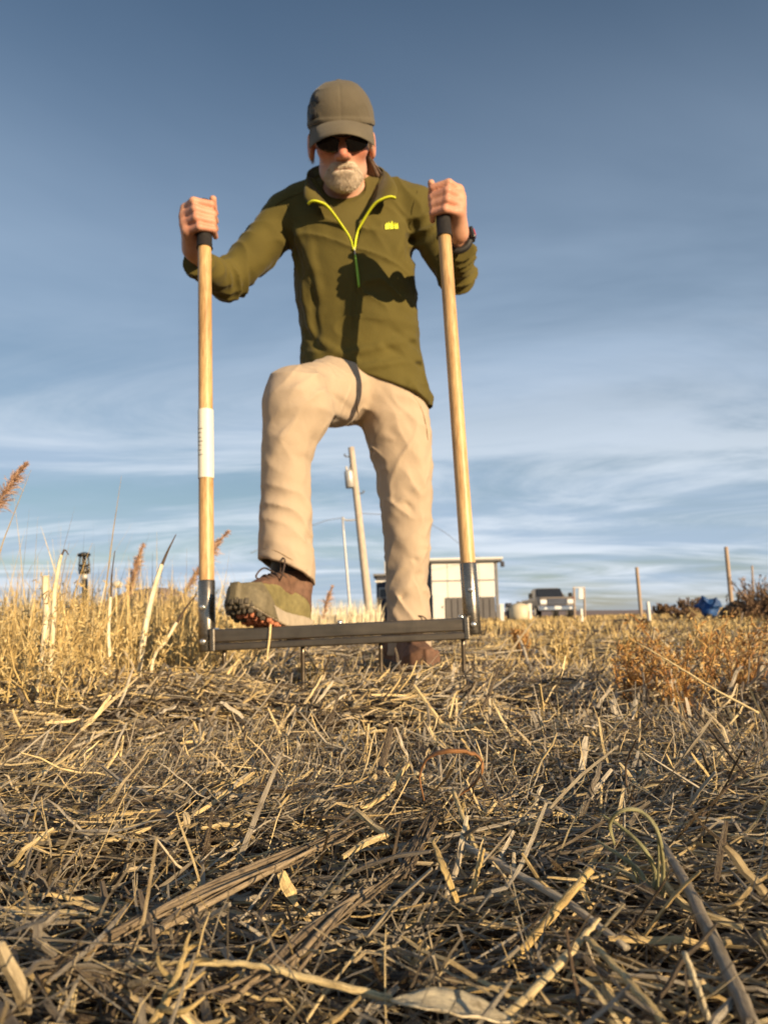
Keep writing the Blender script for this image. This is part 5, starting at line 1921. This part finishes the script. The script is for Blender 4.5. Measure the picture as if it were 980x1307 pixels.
def make_veg():
    g = np.random.default_rng(77)

    # --- tall golden weeds at the left
    def left_edge(y):
        return -.40 - .10 * (y - 1.4) - .06 * np.clip((1.9 - y) / .3, 0, 1)
    P_, W_ = [], []
    for k in range(190):
        y = g.uniform(1.2, 4.2)
        x = left_edge(y) - abs(g.normal(0, .33)) * (.6 + .4 * y)
        if x < -.60 * y - .25:
            x = g.uniform(-.60 * y - .2, left_edge(y) - .05)
        h = (.12 + .20 * min(1, (left_edge(y) - x) / .30 + .12)) * g.uniform(.75, 1.15) * (.72 + .10 * y)
        a, b = weed_paths((x, y, terrain(x, y)), h, .10 * (.6 + .3 * y), 5, 10, 4, g, .0008 * (.7 + .25 * y), (g.normal(0, .1), g.normal(0, .1)), .011)
        P_ += a; W_ += b
    bt = [weeds_mesh(P_, W_, g)]

    def dl(x, y):
        return np.clip((left_edge(y) - x) / .25, 0.0, 1)
    pa, w = blades(22000, (-3.4, -.2), (1.3, 5.5), (.16, .40), .0014, g, .22, dl)
    bt.append(batch(pa, w, w * .5, g.normal(0, 1, (len(pa), 3)), g.random(len(pa)), 2))
    stuff_from('dry_weeds', 'tall golden dry weeds along the left side', bt, 'dry_grass')

    # --- low dry grass over the field
    bt = []

    def clump(x, y):
        return np.clip((vnoise(np.stack([x * 1.3, y * 1.3, np.full_like(x, 2.2)], -1)) - .36) * 3, 0.03, 1)
    pa, w = blades(9000, (-1.6, 2.3), (1.9, 4.2), (.03, .11), .0016, g, .6, clump)
    bt.append(batch(pa, w, w * .5, g.normal(0, 1, (len(pa), 3)), g.random(len(pa)), 2))
    pa, w = blades(16000, (-5, 7), (4.2, 12), (.05, .14), .0036, g, .5, clump)
    bt.append(batch(pa, w, w * .5, g.normal(0, 1, (len(pa), 3)), g.random(len(pa)) * .9, 2))
    pa, w = blades(26000, (-16, 20), (12, 34), (.04, .17), .008, g, .6, lambda x, y: np.clip((vnoise(np.stack([x * .5, y * .35, np.full_like(x, 5.2)], -1)) - .38) * 3.5, 0.02, 1))
    bt.append(batch(pa, w, w * .5, g.normal(0, 1, (len(pa), 3)), g.random(len(pa)) * .8, 2))
    pa, w = blades(9000, (-45, 55), (34, 90), (.10, .24), .03, g, .4)
    bt.append(batch(pa, w, w * .5, g.normal(0, 1, (len(pa), 3)), g.random(len(pa)) * .7, 2))
    stuff_from('field_grass', 'short dry grass across the open field', bt, 'dry_grass')

    # --- unseen weeds added beside and behind the camera to shade the foreground
    P_, W_ = [], []
    for x, y, h, s in ((.40, -.40, .36, .07), (1.27, -.16, .30, .08)):
        a, b = weed_paths((x, y, 0), h, s, 9, 14, 3, g, .0022, (0, 0), .02)
        P_ += a; W_ += b
    stuff_from('shade_weeds', 'unseen dry weeds added to shade the straw bed', [weeds_mesh(P_, W_, g)], 'dry_grass')

    # --- single plants
    def plant(name, label, cat, c, h, sp, nst, nsd, nlf, mat, w=.0012, lean=(0, 0), leafl=.018, lo=0, hi=1, group=None):
        a, b = weed_paths(c, h, sp, nst, nsd, nlf, g, w, lean, leafl)
        V, Q, uv, r = weeds_mesh(a, b, g, lo, hi)
        root = thing(name, label, cat, c, group)
        # a woody base under the branches
        k = Acc()
        for i in range(3):
            e = np.asarray(c) + np.array([g.normal(0, sp * .12), g.normal(0, sp * .12), h * .35])
            k.tube(smooth_path([np.asarray(c) + np.array([0, 0, -.02]), (np.asarray(c) + e) / 2 + g.normal(0, sp * .03, 3), e], 6), [w * 2.6, w * 1.8, w], 6)
        k.build('stems', M[mat], root)
        obj('twigs', mesh_np('twigs', V, Q, r, uv), M[mat], root)
        return root
    for px, py, h, sp, lab in ((872, 925, .155, .11, 'bushy orange-brown weed in front of the right-hand grass'), (945, 905, .13, .10, 'orange-yellow weed touching the right edge of the picture'),
                               (812, 905, .105, .06, 'small orange weed left of the big bushy one')):
        c = G(px, py, .0); c[2] = .02
        plant('orange_weed', lab, 'weed', c, h * 1.05, sp, 18, 12, 4, 'orange_weed', .0008, (.0, .0), .010, group='orange weeds on the right')
    for px, py, h, sp, lab in ((722, 852, .15, .09, 'pale bunch of dry grass right of the fork'), (668, 842, .13, .05, 'thin brown weed just right of the fork socket'), (905, 842, .18, .17, 'yellow dry bush behind the orange weeds'), (800, 838, .09, .06, 'low tan weed between the pale bunch and the orange weeds')):
        c = G(px, py, .0); c[2] = .01
        mt = {'thin': 'orange_weed', 'yell': 'dry_grass'}.get(lab[:4], 'dry_grass')
        plant('weed', lab, 'weed', c, h, sp, 30, 6, 3, mt, .0014, (0, 0), .012)
    for px, py, Y, h, sp, lab in ((240, 905, 1.25, .075, .05, 'small branching straw tuft at the edge of the left weeds'), (215, 900, 1.28, .06, .05, 'low tuft of dry weed left of the branching straw tuft'), (300, 880, 1.45, .09, .06, 'straw-coloured weed tuft below the left fork socket'), (395, 872, 1.55, .05, .05, 'tiny dry tuft below the crossbar, beside the second tine')):
        c = G(px, py, 0); c[2] = .015
        plant('weed_tuft', lab, 'weed', c, h, sp, 10, 5, 1, 'dry_grass', .0016, (.1, 0), .012)

    # --- pale dry stalks with dark tips standing in the left weeds
    def pale(pts, r, lab, Y, tip=None):
        pp = [P(x, y, Y) for x, y in pts]
        r = np.asarray(r) * (.72 if Y < 1.8 else 1)
        pp = [np.array([pp[0][0] - .01, Y, 0.0])] + pp
        V, Q, uv = tube_data(smooth_path(pp, 22), r, 10, flat=.75, jitter=.06)
        o = obj('pale_stalk', mesh_np('pale_stalk', V, Q, np.full(len(V), rng.random()), uv), M['pale_stalk'])
        tag(o, lab, 'stalk', 'pale stalks in the left weeds')
        if tip:
            tp = smooth_path([P(x, y, Y) for x, y in tip], 12)
            V, Q, uv = tube_data(tp, [r[-1] * .7, .0012 * Y / 2], 6)
            obj('dark_tip', mesh_np('dark_tip', V, Q, np.full(len(V), .2), uv), M['dark_twig'], o)
    pale([(180, 838), (190, 780), (199, 745), (207, 720)], [.009, .0115, .010, .007], 'thick pale stalk leaning right with a dark grey tip', 1.55, [(207, 721), (215, 702), (225, 682)])
    pale([(68, 812), (70, 760), (75, 725), (79, 708)], [.008, .0085, .007, .0045], 'tall pale curved stalk with a drooping dark tip at the far left', 1.40, [(79, 709), (83, 702), (88, 708)])
    pale([(60, 790), (59, 760), (59, 735)], [.010, .011, .0105], 'short blunt pale stalk beside the tall curved one', 1.28)
    pale([(140, 850), (139, 810), (141, 770), (142, 762)], [.006, .0062, .0056, .004], 'slim upright pale stalk with a long thin dark tip', 1.5, [(142, 764), (143, 735), (147, 703)])
    pale([(196, 842), (212, 818), (226, 794)], [.005, .0062, .006], 'short pale stalk slanting right near the left fork handle', 1.5, [(226, 795), (238, 775), (252, 758)])
    pale([(178, 780), (180, 768), (179, 775)], [.005, .005, .004], 'stub of a pale stalk low behind the thick leaning one', 2.7) if False else None

    # --- feathery plumes
    def plume(lab, pts, Y, wide, n=420):
        pp = smooth_path([P(x, y, Y) for x, y in pts], 30)
        root = thing('plume_grass', lab, 'grass plume', pp[0] * np.array([1, 1, 0]), 'feathery grass plumes')
        st = smooth_path([np.array([pp[0][0] - .03, Y, 0.0]), pp[0], pp[10]], 14)
        V, Q, uv = tube_data(st, [.0022, .002, .0012], 6)
        obj('stem', mesh_np('stem', V, Q, np.full(len(V), .4), uv), M['dry_grass'], root)
        P_, W_ = [], []
        t = np.linspace(0, 1, 5)[:, None]
        ax = nrm(pp[-1] - pp[0])
        for k in range(n):
            u = g.uniform(.0, 1)
            b = pp[int(u * 29)]
            sz = math.sin(min(1, u * 1.15 + .12) * math.pi * .92) + .12
            d = nrm(ax * 1.1 + g.normal(0, .42, 3))
            ln = wide * sz * g.uniform(.6, 1.4)
            P_.append(b + d * ln * t + np.array([0, 0, -.3]) * ln * t ** 2); W_.append(np.array([.0010, .0011, .0010, .0008, .0003]) * Y / 2.0)
        V, Q, uv, r = weeds_mesh(P_, W_, g)
        obj('plume', mesh_np('plume', V, Q, r, uv), M['plume'], root)
    plume('feathery pinkish grass plume at the left edge against the sky', [(-12, 660), (5, 632), (22, 605), (34, 592)], 1.7, .032, 700)
    plume('feathery plume behind the thick leaning pale stalk', [(160, 775), (168, 745), (176, 715), (184, 694)], 5.5, .085, 700)
    plume('feathery reddish plume rising behind the left fork handle', [(236, 755), (256, 725), (276, 695), (292, 678)], 5.0, .075, 700)
    plume('small blurred plume right of the lifted shoe', [(412, 790), (416, 772), (420, 758), (425, 748)], 5.0, .05, 260)

    # pale reeds behind the crossbar
    pa, w = blades(1500, (-.95, -.05), (7.6, 8.6), (.22, .36), .005, g, .12)
    V, Q, uv, r = batch(pa, w, w * .5, g.normal(0, 1, (len(pa), 3)), g.uniform(.7, 1, len(pa)), 2)
    o = obj('pale_reeds', mesh_np('pale_reeds', V, Q, r, uv), M['pale_stalk'])
    tag(o, 'pale dry grass stand behind the crossbar', 'grass', kind='stuff')
    return plant


plant = make_veg()


# ------------------------------------------------------------------ background
def post(name, lab, cat, px, py0, px1, py1, Y, r, mat, z0=-.1, sides=12, taper=.85, n=8):
    b = P(px, py0, Y); t = P(px1, py1, Y)
    b = b + (b - t) / max(1e-3, (t - b)[2]) * (b[2] - z0) if b[2] > z0 else b
    V, Q, uv = tube_data(smooth_path([b, t], n), [r, r * taper], sides, jitter=.06)
    o = obj(name, mesh_np(name, V, Q), M[mat])
    return tag(o, lab, cat)


def build_back():
    g = np.random.default_rng(5)
    # ---- utility pole with transformer
    Y = 36.0
    b, t = P(473, 792, Y), P(448, 571, Y)
    b[2] = -.2
    root = thing('utility_pole', 'leaning wooden utility pole with a grey transformer, between the legs', 'utility pole', (b[0], b[1], 0))
    V, Q, uv = tube_data(smooth_path([b, t], 12), [.21, .15], 14, jitter=.05)
    obj('pole', mesh_np('pole', V, Q), M['pole_wood'], root)
    c = P(446, 612, Y); ax = nrm(t - b)
    V, Q, uv = tube_data(np.array([c - ax * .42, c - ax * .40, c + ax * .36, c + ax * .42, c + ax * .46]), [.20, .23, .23, .21, .12], 18)
    tr = obj('transformer', mesh_np('transformer', V, Q), M['galv'], root)
    for k in (-.09, .09):
        V, Q, uv = tube_data(np.array([c + ax * .44 + np.array([k, 0, 0]), c + ax * .58 + np.array([k, 0, 0]), c + ax * .68 + np.array([k, 0, 0])]), [.05, .06, .03], 8)
        obj('bushing', mesh_np('bushing', V, Q), M['stone'], tr)
    q = P(452, 612, Y)
    box('bracket', (.45, .08, .5), (c + q) / 2, M['galv'], root, .01)
    for py, s in ((583, -.35), (630, .3)):
        q = P(452 + (py - 600) * .11, py, Y)
        V, Q, uv = tube_data(np.array([q, q + np.array([s, -.05, 0]), q + np.array([s * 1.15, -.05, .12])]), [.03, .03, .06], 8)
        obj('insulator', mesh_np('insulator', V, Q), M['wall_grey'], root)
    # thin far pole with arm, and the line hung between them
    Y2 = 60.0
    root = thing('light_pole', 'thin pale far pole with a short arm, left of the utility pole', 'pole', P(447, 790, Y2) * np.array([1, 1, 0]))
    b2, t2 = P(448, 792, Y2), P(437, 660, Y2)
    V, Q, uv = tube_data(smooth_path([b2, t2], 8), [.12, .08], 10)
    obj('pole', mesh_np('pole', V, Q), M['galv'], root)
    V, Q, uv = tube_data(smooth_path([t2, P(442, 664, Y2), P(463, 663, Y2)], 8), [.08, .06], 8)
    obj('arm', mesh_np('arm', V, Q), M['galv'], root)

    def wire(lab, pts, r=.016):
        V, Q, uv = tube_data(smooth_path(pts, 30), r, 6)
        tag(obj('overhead_wire', mesh_np('overhead_wire', V, Q), M['wire']), lab, 'wire')
    wire('overhead wire sagging left from the thin far pole', [P(437, 661, Y2), P(418, 664, 58), P(398, 671, 56), P(370, 683, 54), P(320, 706, 50)], .022)
    wire('overhead wire sagging to the right behind the standing leg', [P(458, 655, Y), P(520, 660, 40), P(560, 675, 46), P(590, 697, 52), P(612, 712, 57)], .016)

    # ---- white building with dark base
    Yb = 58.0
    L0, R0 = P(552, 790, Yb)[0], P(633, 790, Yb)[0]
    ztop = P(592, 714, Yb)[2]; zb = P(592, 763, Yb)[2]; zm = P(592, 741, Yb)[2]
    W_ = R0 - L0
    root = thing('white_building', 'white two-storey building with dark base and flat roof behind the right handle', 'building', ((L0 + R0) / 2, Yb, 0))
    D = 6.0
    box('wall_core', (W_ - .1, D - .1, ztop - .1), ((L0 + R0) / 2, Yb + D / 2, (ztop - .1) / 2), M['wall_grey'], root)
    npan = 4
    for row, (z0, z1) in enumerate(((zb, zm), (zm, ztop - .25))):
        for k in range(npan):
            x0 = L0 + W_ * k / npan; x1 = L0 + W_ * (k + 1) / npan
            box('wall_panel', (x1 - x0 - .03, .12, z1 - z0 - .05), ((x0 + x1) / 2, Yb + .0, (z0 + z1) / 2), M['wall_white'], root, .015, None, 1)
    for k in range(10):
        x0 = L0 + W_ * k / 10; x1 = L0 + W_ * (k + 1) / 10
        box('base_panel', (x1 - x0 - .05, .12, zb - .1), ((x0 + x1) / 2, Yb + .03, zb / 2 - .05), M['wall_grey'], root, .02, None, 1)
    box('belt_course', (W_ + .06, .16, .10), ((L0 + R0) / 2, Yb - .02, zm), M['roof_metal'], root)
    rf = box('roof', (W_ + .9, D + .9, .22), ((L0 + R0) / 2 + .15, Yb + D / 2, ztop - .1), M['roof_metal'], root, .03)
    box('fascia', (W_ + 1.0, .08, .14), ((L0 + R0) / 2 + .15, Yb - .50, ztop + .02), M['wall_white'], rf)
    box('corner_post', (.22, .22, ztop), (R0 + .14, Yb, ztop / 2), M['roof_metal'], root, .02)
    cx_ = R0 + .35
    lp = box('lamp_bracket', (.5, .1, .1), (cx_, Yb - .1, ztop - .25), M['wall_grey'], root)
    box('lamp_head', (.28, .3, .42), (cx_ + .3, Yb - .15, ztop - .45), M['wall_navy'], lp, .05)
    wx = L0 + .3
    wd = box('door', (.9, .1, 2.0), (wx + .2, Yb - .10, 1.0), M['wall_white'], root, .02)
    box('door_handle', (.08, .08, .14), (wx + .5, Yb - .18, 1.0), M['wall_navy'], wd)

    # ---- dark building further left
    Yd = 66.0
    L1, R1 = P(481, 790, Yd)[0], P(556, 790, Yd)[0]
    zt = P(500, 735, Yd)[2]
    root = thing('dark_building', 'low dark building with windows behind the standing leg', 'building', ((L1 + R1) / 2, Yd, 0))
    box('wall', (R1 - L1, 5, zt), ((L1 + R1) / 2, Yd + 2.5, zt / 2), M['wall_navy'], root, .03)
    rf = box('roof', (R1 - L1 + .5, 5.6, .2), ((L1 + R1) / 2, Yd + 2.5, zt + .1), M['roof_metal'], root, .03)
    box('flue', (.3, .3, 1.3), (L1 + .9, Yd + 1, zt + .75), M['galv'], rf, .03)
    for k in range(4):
        x = L1 + .7 + k * (R1 - L1 - 1.4) / 3
        wdw = box('window', (.95, .1, .9), (x, Yd - .03, zt * .62), M['wall_white'], root, .02)
        box('pane', (.8, .06, .75), (x, Yd - .08, zt * .62), M['glass_dark'], wdw)
    box('fascia_strip', (R1 - L1 + .2, .1, .14), ((L1 + R1) / 2, Yd - .06, zt * .88), M['wall_white'], root)

    # ---- pickup truck, front towards the camera
    Yc = 40.0
    xc = (P(683, 785, Yc)[0] + P(737, 785, Yc)[0]) / 2
    root = thing('pickup_truck', 'silver-tan pickup truck parked facing the camera, on the right', 'truck', (xc, Yc, 0))

    def X(n, s, l, mt, par=root, bv=.04, rot=None):
        return box(n, s, (xc + l[0], Yc + l[1], l[2]), M[mt], par, bv, rot)
    bd = X('body', (1.95, 5.2, .62), (0, 2.4, .80), 'car_paint', bv=.10)
    X('hood', (1.80, 1.5, .12), (0, .55, 1.10), 'car_paint', bd, .05)
    X('bumper', (2.0, .25, .30), (0, -.28, .55), 'chrome', root, .06)
    gr = X('grille', (1.05, .08, .34), (0, -.235, .90), 'wall_navy', root, .03)
    for k in range(3):
        X('grille_bar', (1.0, .05, .035), (0, -.29, .80 + k * .10), 'chrome', gr, .01)
    for sx in (-1, 1):
        X('headlight', (.36, .10, .24), (sx * .72, -.235, .90), 'lamp_glass', root, .04)
        X('fog_lamp', (.16, .06, .10), (sx * .66, -.42, .55), 'lamp_glass', root, .02)
        mr = X('mirror', (.22, .14, .26), (sx * 1.10, 1.25, 1.28), 'tyre', root, .04)
        for yy in (.65, 4.1):
            me = bpy.data.meshes.new('wheel')
            bm = bmesh.new()
            bmesh.ops.create_cone(bm, cap_ends=True, segments=24, radius1=.39, radius2=.39, depth=.26)
            bmesh.ops.bevel(bm, geom=[e for e in bm.edges if len(e.link_faces) == 2 and abs(e.verts[0].co.z - e.verts[1].co.z) < 1e-4], offset=.04, segments=2, affect='EDGES')
            bm.to_mesh(me); bm.free()
            me.transform(Matrix.Translation((xc + sx * .86, Yc + yy, .38)) @ Matrix.Rotation(math.pi / 2, 4, 'Y'))
            wh = obj('wheel', me, M['tyre'], root)
            me = bpy.data.meshes.new('rim')
            bm = bmesh.new()
            bmesh.ops.create_cone(bm, cap_ends=True, segments=20, radius1=.24, radius2=.20, depth=.28)
            bm.to_mesh(me); bm.free()
            me.transform(Matrix.Translation((xc + sx * .865, Yc + yy, .38)) @ Matrix.Rotation(math.pi / 2, 4, 'Y'))
            obj('rim', me, M['chrome'], wh)
    # cab: tapered
    bm = bmesh.new()
    v = [(-.86, 1.15, 1.08), (.86, 1.15, 1.08), (.90, 3.2, 1.08), (-.90, 3.2, 1.08), (-.66, 1.85, 1.70), (.66, 1.85, 1.70), (.68, 2.95, 1.70), (-.68, 2.95, 1.70)]
    vs = [bm.verts.new((xc + a, Yc + b_, c_)) for a, b_, c_ in v]
    for f_ in ((0, 1, 5, 4), (1, 2, 6, 5), (2, 3, 7, 6), (3, 0, 4, 7), (4, 5, 6, 7), (3, 2, 1, 0)):
        bm.faces.new([vs[i] for i in f_])
    bmesh.ops.bevel(bm, geom=bm.edges[:], offset=.06, segments=3, affect='EDGES')
    me = bpy.data.meshes.new('cab'); bm.to_mesh(me); bm.free()
    cab = obj('cab', me, M['car_paint'], root)
    rot = Matrix.Rotation(-math.atan2(.62, .70) + math.pi / 2, 3, 'X')
    X('windscreen', (1.38, .03, .78), (0, 1.47, 1.40), 'glass_dark', cab, .01, Matrix.Rotation(-math.atan2(.70, .62), 3, 'X'))
    X('number_plate', (.34, .03, .16), (0, -.42, .58), 'paper', root, .005)
    X('marker_lamp', (.14, .08, .20), (.93, -.18, 1.06), 'red_lamp', root, .02)

    # ---- cream tank and small things beside it
    Yt = 30.0
    c = P(662, 778, Yt); c[2] = .42
    root = thing('round_tank', 'rounded cream tank left of the truck', 'tank', (c[0], Yt, 0))
    V, Q, uv = tube_data(np.array([[c[0], Yt, z] for z in (.02, .06, .20, .50, .62, .68, .70)]), [.34, .40, .42, .42, .34, .18, .08], 20)
    obj('shell', mesh_np('shell', V, Q), M['tank_cream'], root)
    V, Q, uv = tube_data(np.array([[c[0], Yt, z] for z in (.69, .74, .76)]), [.09, .09, .07], 12)
    obj('lid', mesh_np('lid', V, Q), M['wall_grey'], root)
    for px, w_, lab in ((676, .14, 'short white post between cream tank and truck'), (640, .16, 'short white post right of the white building')):
        q = P(px, 785, Yt)
        root = thing('white_post', lab, 'post', (q[0], Yt, 0))
        box('shaft', (w_, w_, .62), (q[0], Yt, .31), M['white_paint'], root, .02)
        box('cap_block', (w_ + .04, w_ + .04, .05), (q[0], Yt, .645), M['white_paint'], root, .01)
    q = P(649, 780, Yt)
    root = thing('valve_stand', 'dark valve stand left of the cream tank', 'valve', (q[0], Yt, 0))
    box('stand', (.14, .14, .55), (q[0], Yt, .27), M['wall_navy'], root, .02)
    for z in (.30, .46, .62):
        V, Q, uv = tube_data(np.array([[q[0] - .14, Yt, z], [q[0] - .13, Yt, z], [q[0] + .13, Yt, z], [q[0] + .14, Yt, z]]), [.05, .09, .09, .05], 12)
        obj('valve_wheel', mesh_np('valve_wheel', V, Q), M['wall_navy'] if z != .46 else M['galv'], root)

    # ---- sign on two posts
    Ys = 26.0
    root = thing('sign', 'small white sign on two thin posts right of the truck', 'sign', P(740, 787, Ys) * np.array([1, 1, 0]))
    for px in (733, 746):
        b_, t_ = P(px, 790, Ys), P(px - 1, 749, Ys)
        b_[2] = -.1
        V, Q, uv = tube_data(smooth_path([b_, t_], 4), .035, 8)
        obj('post', mesh_np('post', V, Q), M['post_wood'], root)
    q = P(742, 758, Ys)
    box('panel', (.20, .04, .36), q, M['paper'], root, .01, Matrix.Rotation(R(4), 3, 'Y'))
    box('rail', (.42, .04, .04), P(738, 750, Ys) + np.array([0, -.03, 0]), M['galv'], root)
    post('white_stake', 'short white stake below the small sign', 'stake', 742, 790, 741, 777, 20.0, .05, 'white_paint')
    post('white_stake', 'short white stake in the field right of the tall bare post', 'stake', 828, 786, 826, 768, 20.0, .05, 'white_paint')
    post('fence_post', 'tall bare wooden post standing alone on the right', 'post', 818, 787, 812, 724, 24.0, .062, 'post_wood')
    post('fence_post', 'tall bare wooden post behind the brush heap at far right', 'post', 934, 780, 926, 698, 24.0, .072, 'post_wood')
    post('fence_post', 'thin short post above the brush heap near the right edge', 'post', 962, 780, 959, 722, 30.0, .04, 'post_wood')

    # ---- black standpipe at the left
    Yh = 7.0
    b_, t_ = P(112, 790, Yh), P(107.5, 705, Yh)
    b_[2] = -.05
    root = thing('black_standpipe', 'black standpipe with a lantern-like head standing in the left weeds', 'standpipe', (b_[0], Yh, 0))
    ax = t_ - b_
    def at(u):
        return b_ + ax * u

    def lathe(n, us, rs, mt, par=root, sd=14):
        V, Q, uv = tube_data(np.array([at(u) for u in us]), .01, sd)
        pth = np.array([at(u) for u in us]); tt, u_, v_ = frames(pth)
        an = np.linspace(0, 2 * math.pi, sd, endpoint=False)
        VV = (pth[:, None] + np.array(rs)[:, None, None] * (np.cos(an)[None, :, None] * u_[:, None] + np.sin(an)[None, :, None] * v_[:, None])).reshape(-1, 3)
        V[:len(VV)] = VV
        return obj(n, mesh_np(n, V, Q), M[mt], par)
    lathe('shaft', [0, .3, .72, .73], [.030, .030, .028, .02], 'black_plastic')
    lathe('pale_band', [.72, .725, .765, .77], [.026, .030, .030, .026], 'galv')
    hd = lathe('head', [.77, .78, .83, .85, .87, .875], [.022, .055, .032, .030, .062, .030], 'black_plastic')
    for sx in (-1, 1):
        V, Q, uv = tube_data(smooth_path([at(.80) + np.array([sx * .05, 0, 0]), at(.88) + np.array([sx * .045, 0, 0]), at(.96) + np.array([sx * .035, 0, 0])], 6), .009, 6)
        obj('guard_rod', mesh_np('guard_rod', V, Q), M['black_plastic'], hd)
    lathe('top_plate', [.955, .96, .985, 1.0], [.03, .058, .058, .02], 'black_plastic', hd)
    lathe('spindle', [.87, .9, .95], [.016, .02, .016], 'black_plastic', hd)

    # ---- low mound with stones behind the left weeds
    Ym = 16.0
    x0, x1 = P(120, 790, Ym)[0], P(262, 790, Ym)[0]
    nx, ny = 36, 18
    xs = np.linspace(x0, x1, nx); ys = np.linspace(Ym - 1.2, Ym + 1.6, ny)
    Xg, Yg = np.meshgrid(xs, ys, indexing='ij')
    u = (Xg - x0) / (x1 - x0) * 2 - 1; w_ = (Yg - Ym - .2) / 1.4
    hgt = P(190, 748, Ym)[2]
    Zg = hgt * np.clip(1 - np.abs(u) ** 3.2, 0, 1) ** .6 * np.clip(1 - w_ ** 2, 0, 1) ** .7 + (vnoise(np.stack([Xg * 2.2, Yg * 2.2, Xg * 0], -1)) - .5) * .12 - .05
    V = np.stack([Xg, Yg, Zg], -1).reshape(-1, 3)
    Q = np.array([(i * ny + j, (i + 1) * ny + j, (i + 1) * ny + j + 1, i * ny + j + 1) for i in range(nx - 1) for j in range(ny - 1)])
    tag(obj('dirt_mound', mesh_np('dirt_mound', V, Q), M['mound_soil']), kind='structure')
    for px, py, r, lab in ((150, 746, .10, 'pale stone on the left part of the low mound'), (168, 748, .11, 'pale stone on the low mound beside the leaning stalk')):
        c = P(px, py, Ym - .2)
        me = sdf_mesh(lambda p: s_ell(c, (r * 1.2, r, r * .8))(p) - .03 * (vnoise(p * 9) - .5), c - r * 1.6, c + r * 1.6, r / 8, 'stone')
        tag(obj('stone', me, M['stone']), lab, 'stone')

    # ---- brush heap with blue tarp, right
    Yr = 14.0
    c0 = P(955, 775, Yr)
    root = thing('brush_heap', 'big brown heap of brush and dead branches at the right edge', 'brush heap', (c0[0], Yr, 0))
    hx = P(985, 775, Yr)[0] - P(905, 775, Yr)[0]
    core_c = np.array([c0[0] + .45, Yr + .4, .0])
    me = sdf_mesh(lambda p: s_ell(core_c, (.85, .55, .36))(p) - .18 * (vnoise(p * 3.1) - .5) - .08 * (vnoise(p * 9) - .5), core_c - np.array([1.4, 1.1, .1]), core_c + np.array([1.4, 1.1, .8]), .045, 'core')
    obj('core', me, M['heap_brown'], root)
    P_, W_ = [], []
    for k in range(26):
        a = g.uniform(-1, 1)
        cc = core_c + np.array([a * .72, g.uniform(-.75, .1), .02])
        p_, w2 = weed_paths(cc, .85 * (1 - .5 * a * a) * g.uniform(.6, 1.1), .35, 8, 12, 1, g, .009, (g.normal(0, .3), 0), .045)
        P_ += p_; W_ += w2
    V, Q, uv, r = weeds_mesh(P_, W_, g)
    obj('branches', mesh_np('branches', V, Q, r, uv), M['brown_weed'], root)
    tb = P(910, 767, Yr - .3)
    me = sdf_mesh(lambda p: np.maximum(s_ell(tb + np.array([0, .1, -.12]), (.21, .22, .17))(p) - .20 * (vnoise(p * 6.5 + 3) - .5) - .08 * (vnoise(p * 14) - .5), .0 - p[:, 2]), tb - .5, tb + .5, .018, 'blue_tarp')
    tag(obj('blue_tarp', me, M['blue_tarp']), 'crumpled blue tarp at the left end of the brush heap', 'tarp')

    # ---- far bushes on the horizon
    for px, py, Y3, h, sp, lab in ((846, 776, 60, 1.0, .9, 'small round grey-brown bush on the horizon'), (882, 776, 50, 1.15, 1.1, 'larger round bush on the horizon left of the blue tarp'),
                                   (872, 780, 22, .38, .5, 'dark low scrub in front of the horizon bushes')):
        c = P(px, py, Y3); c[2] = -.05
        plant('bush', lab, 'bush', c, h, sp, 34, 14, 4, 'brown_weed', .0011 * Y3 * .5, (0, 0), .10 * Y3 / 50, group='far bushes')
    # low far rise along the horizon
    xs = np.linspace(-900, 900, 80)
    zs = 3.0 + 5 * vnoise(np.stack([xs * .006, xs * 0, xs * 0 + 2.5], -1))
    rows = []
    for yy, k in ((700, -.02), (760, .6), (850, 1.0), (1000, .7), (1150, -.02)):
        rows.append(np.stack([xs, np.full_like(xs, yy), zs * k], -1))
    V = np.stack(rows, 1).reshape(-1, 3)
    Q = np.array([(i * 5 + j, (i + 1) * 5 + j, (i + 1) * 5 + j + 1, i * 5 + j + 1) for i in range(79) for j in range(4)])
    tag(obj('hills', mesh_np('hills', V, Q), M['mound_soil']), kind='structure')


build_back()


for o in bpy.data.objects:
    if '_loc' in o.keys():
        del o['_loc']
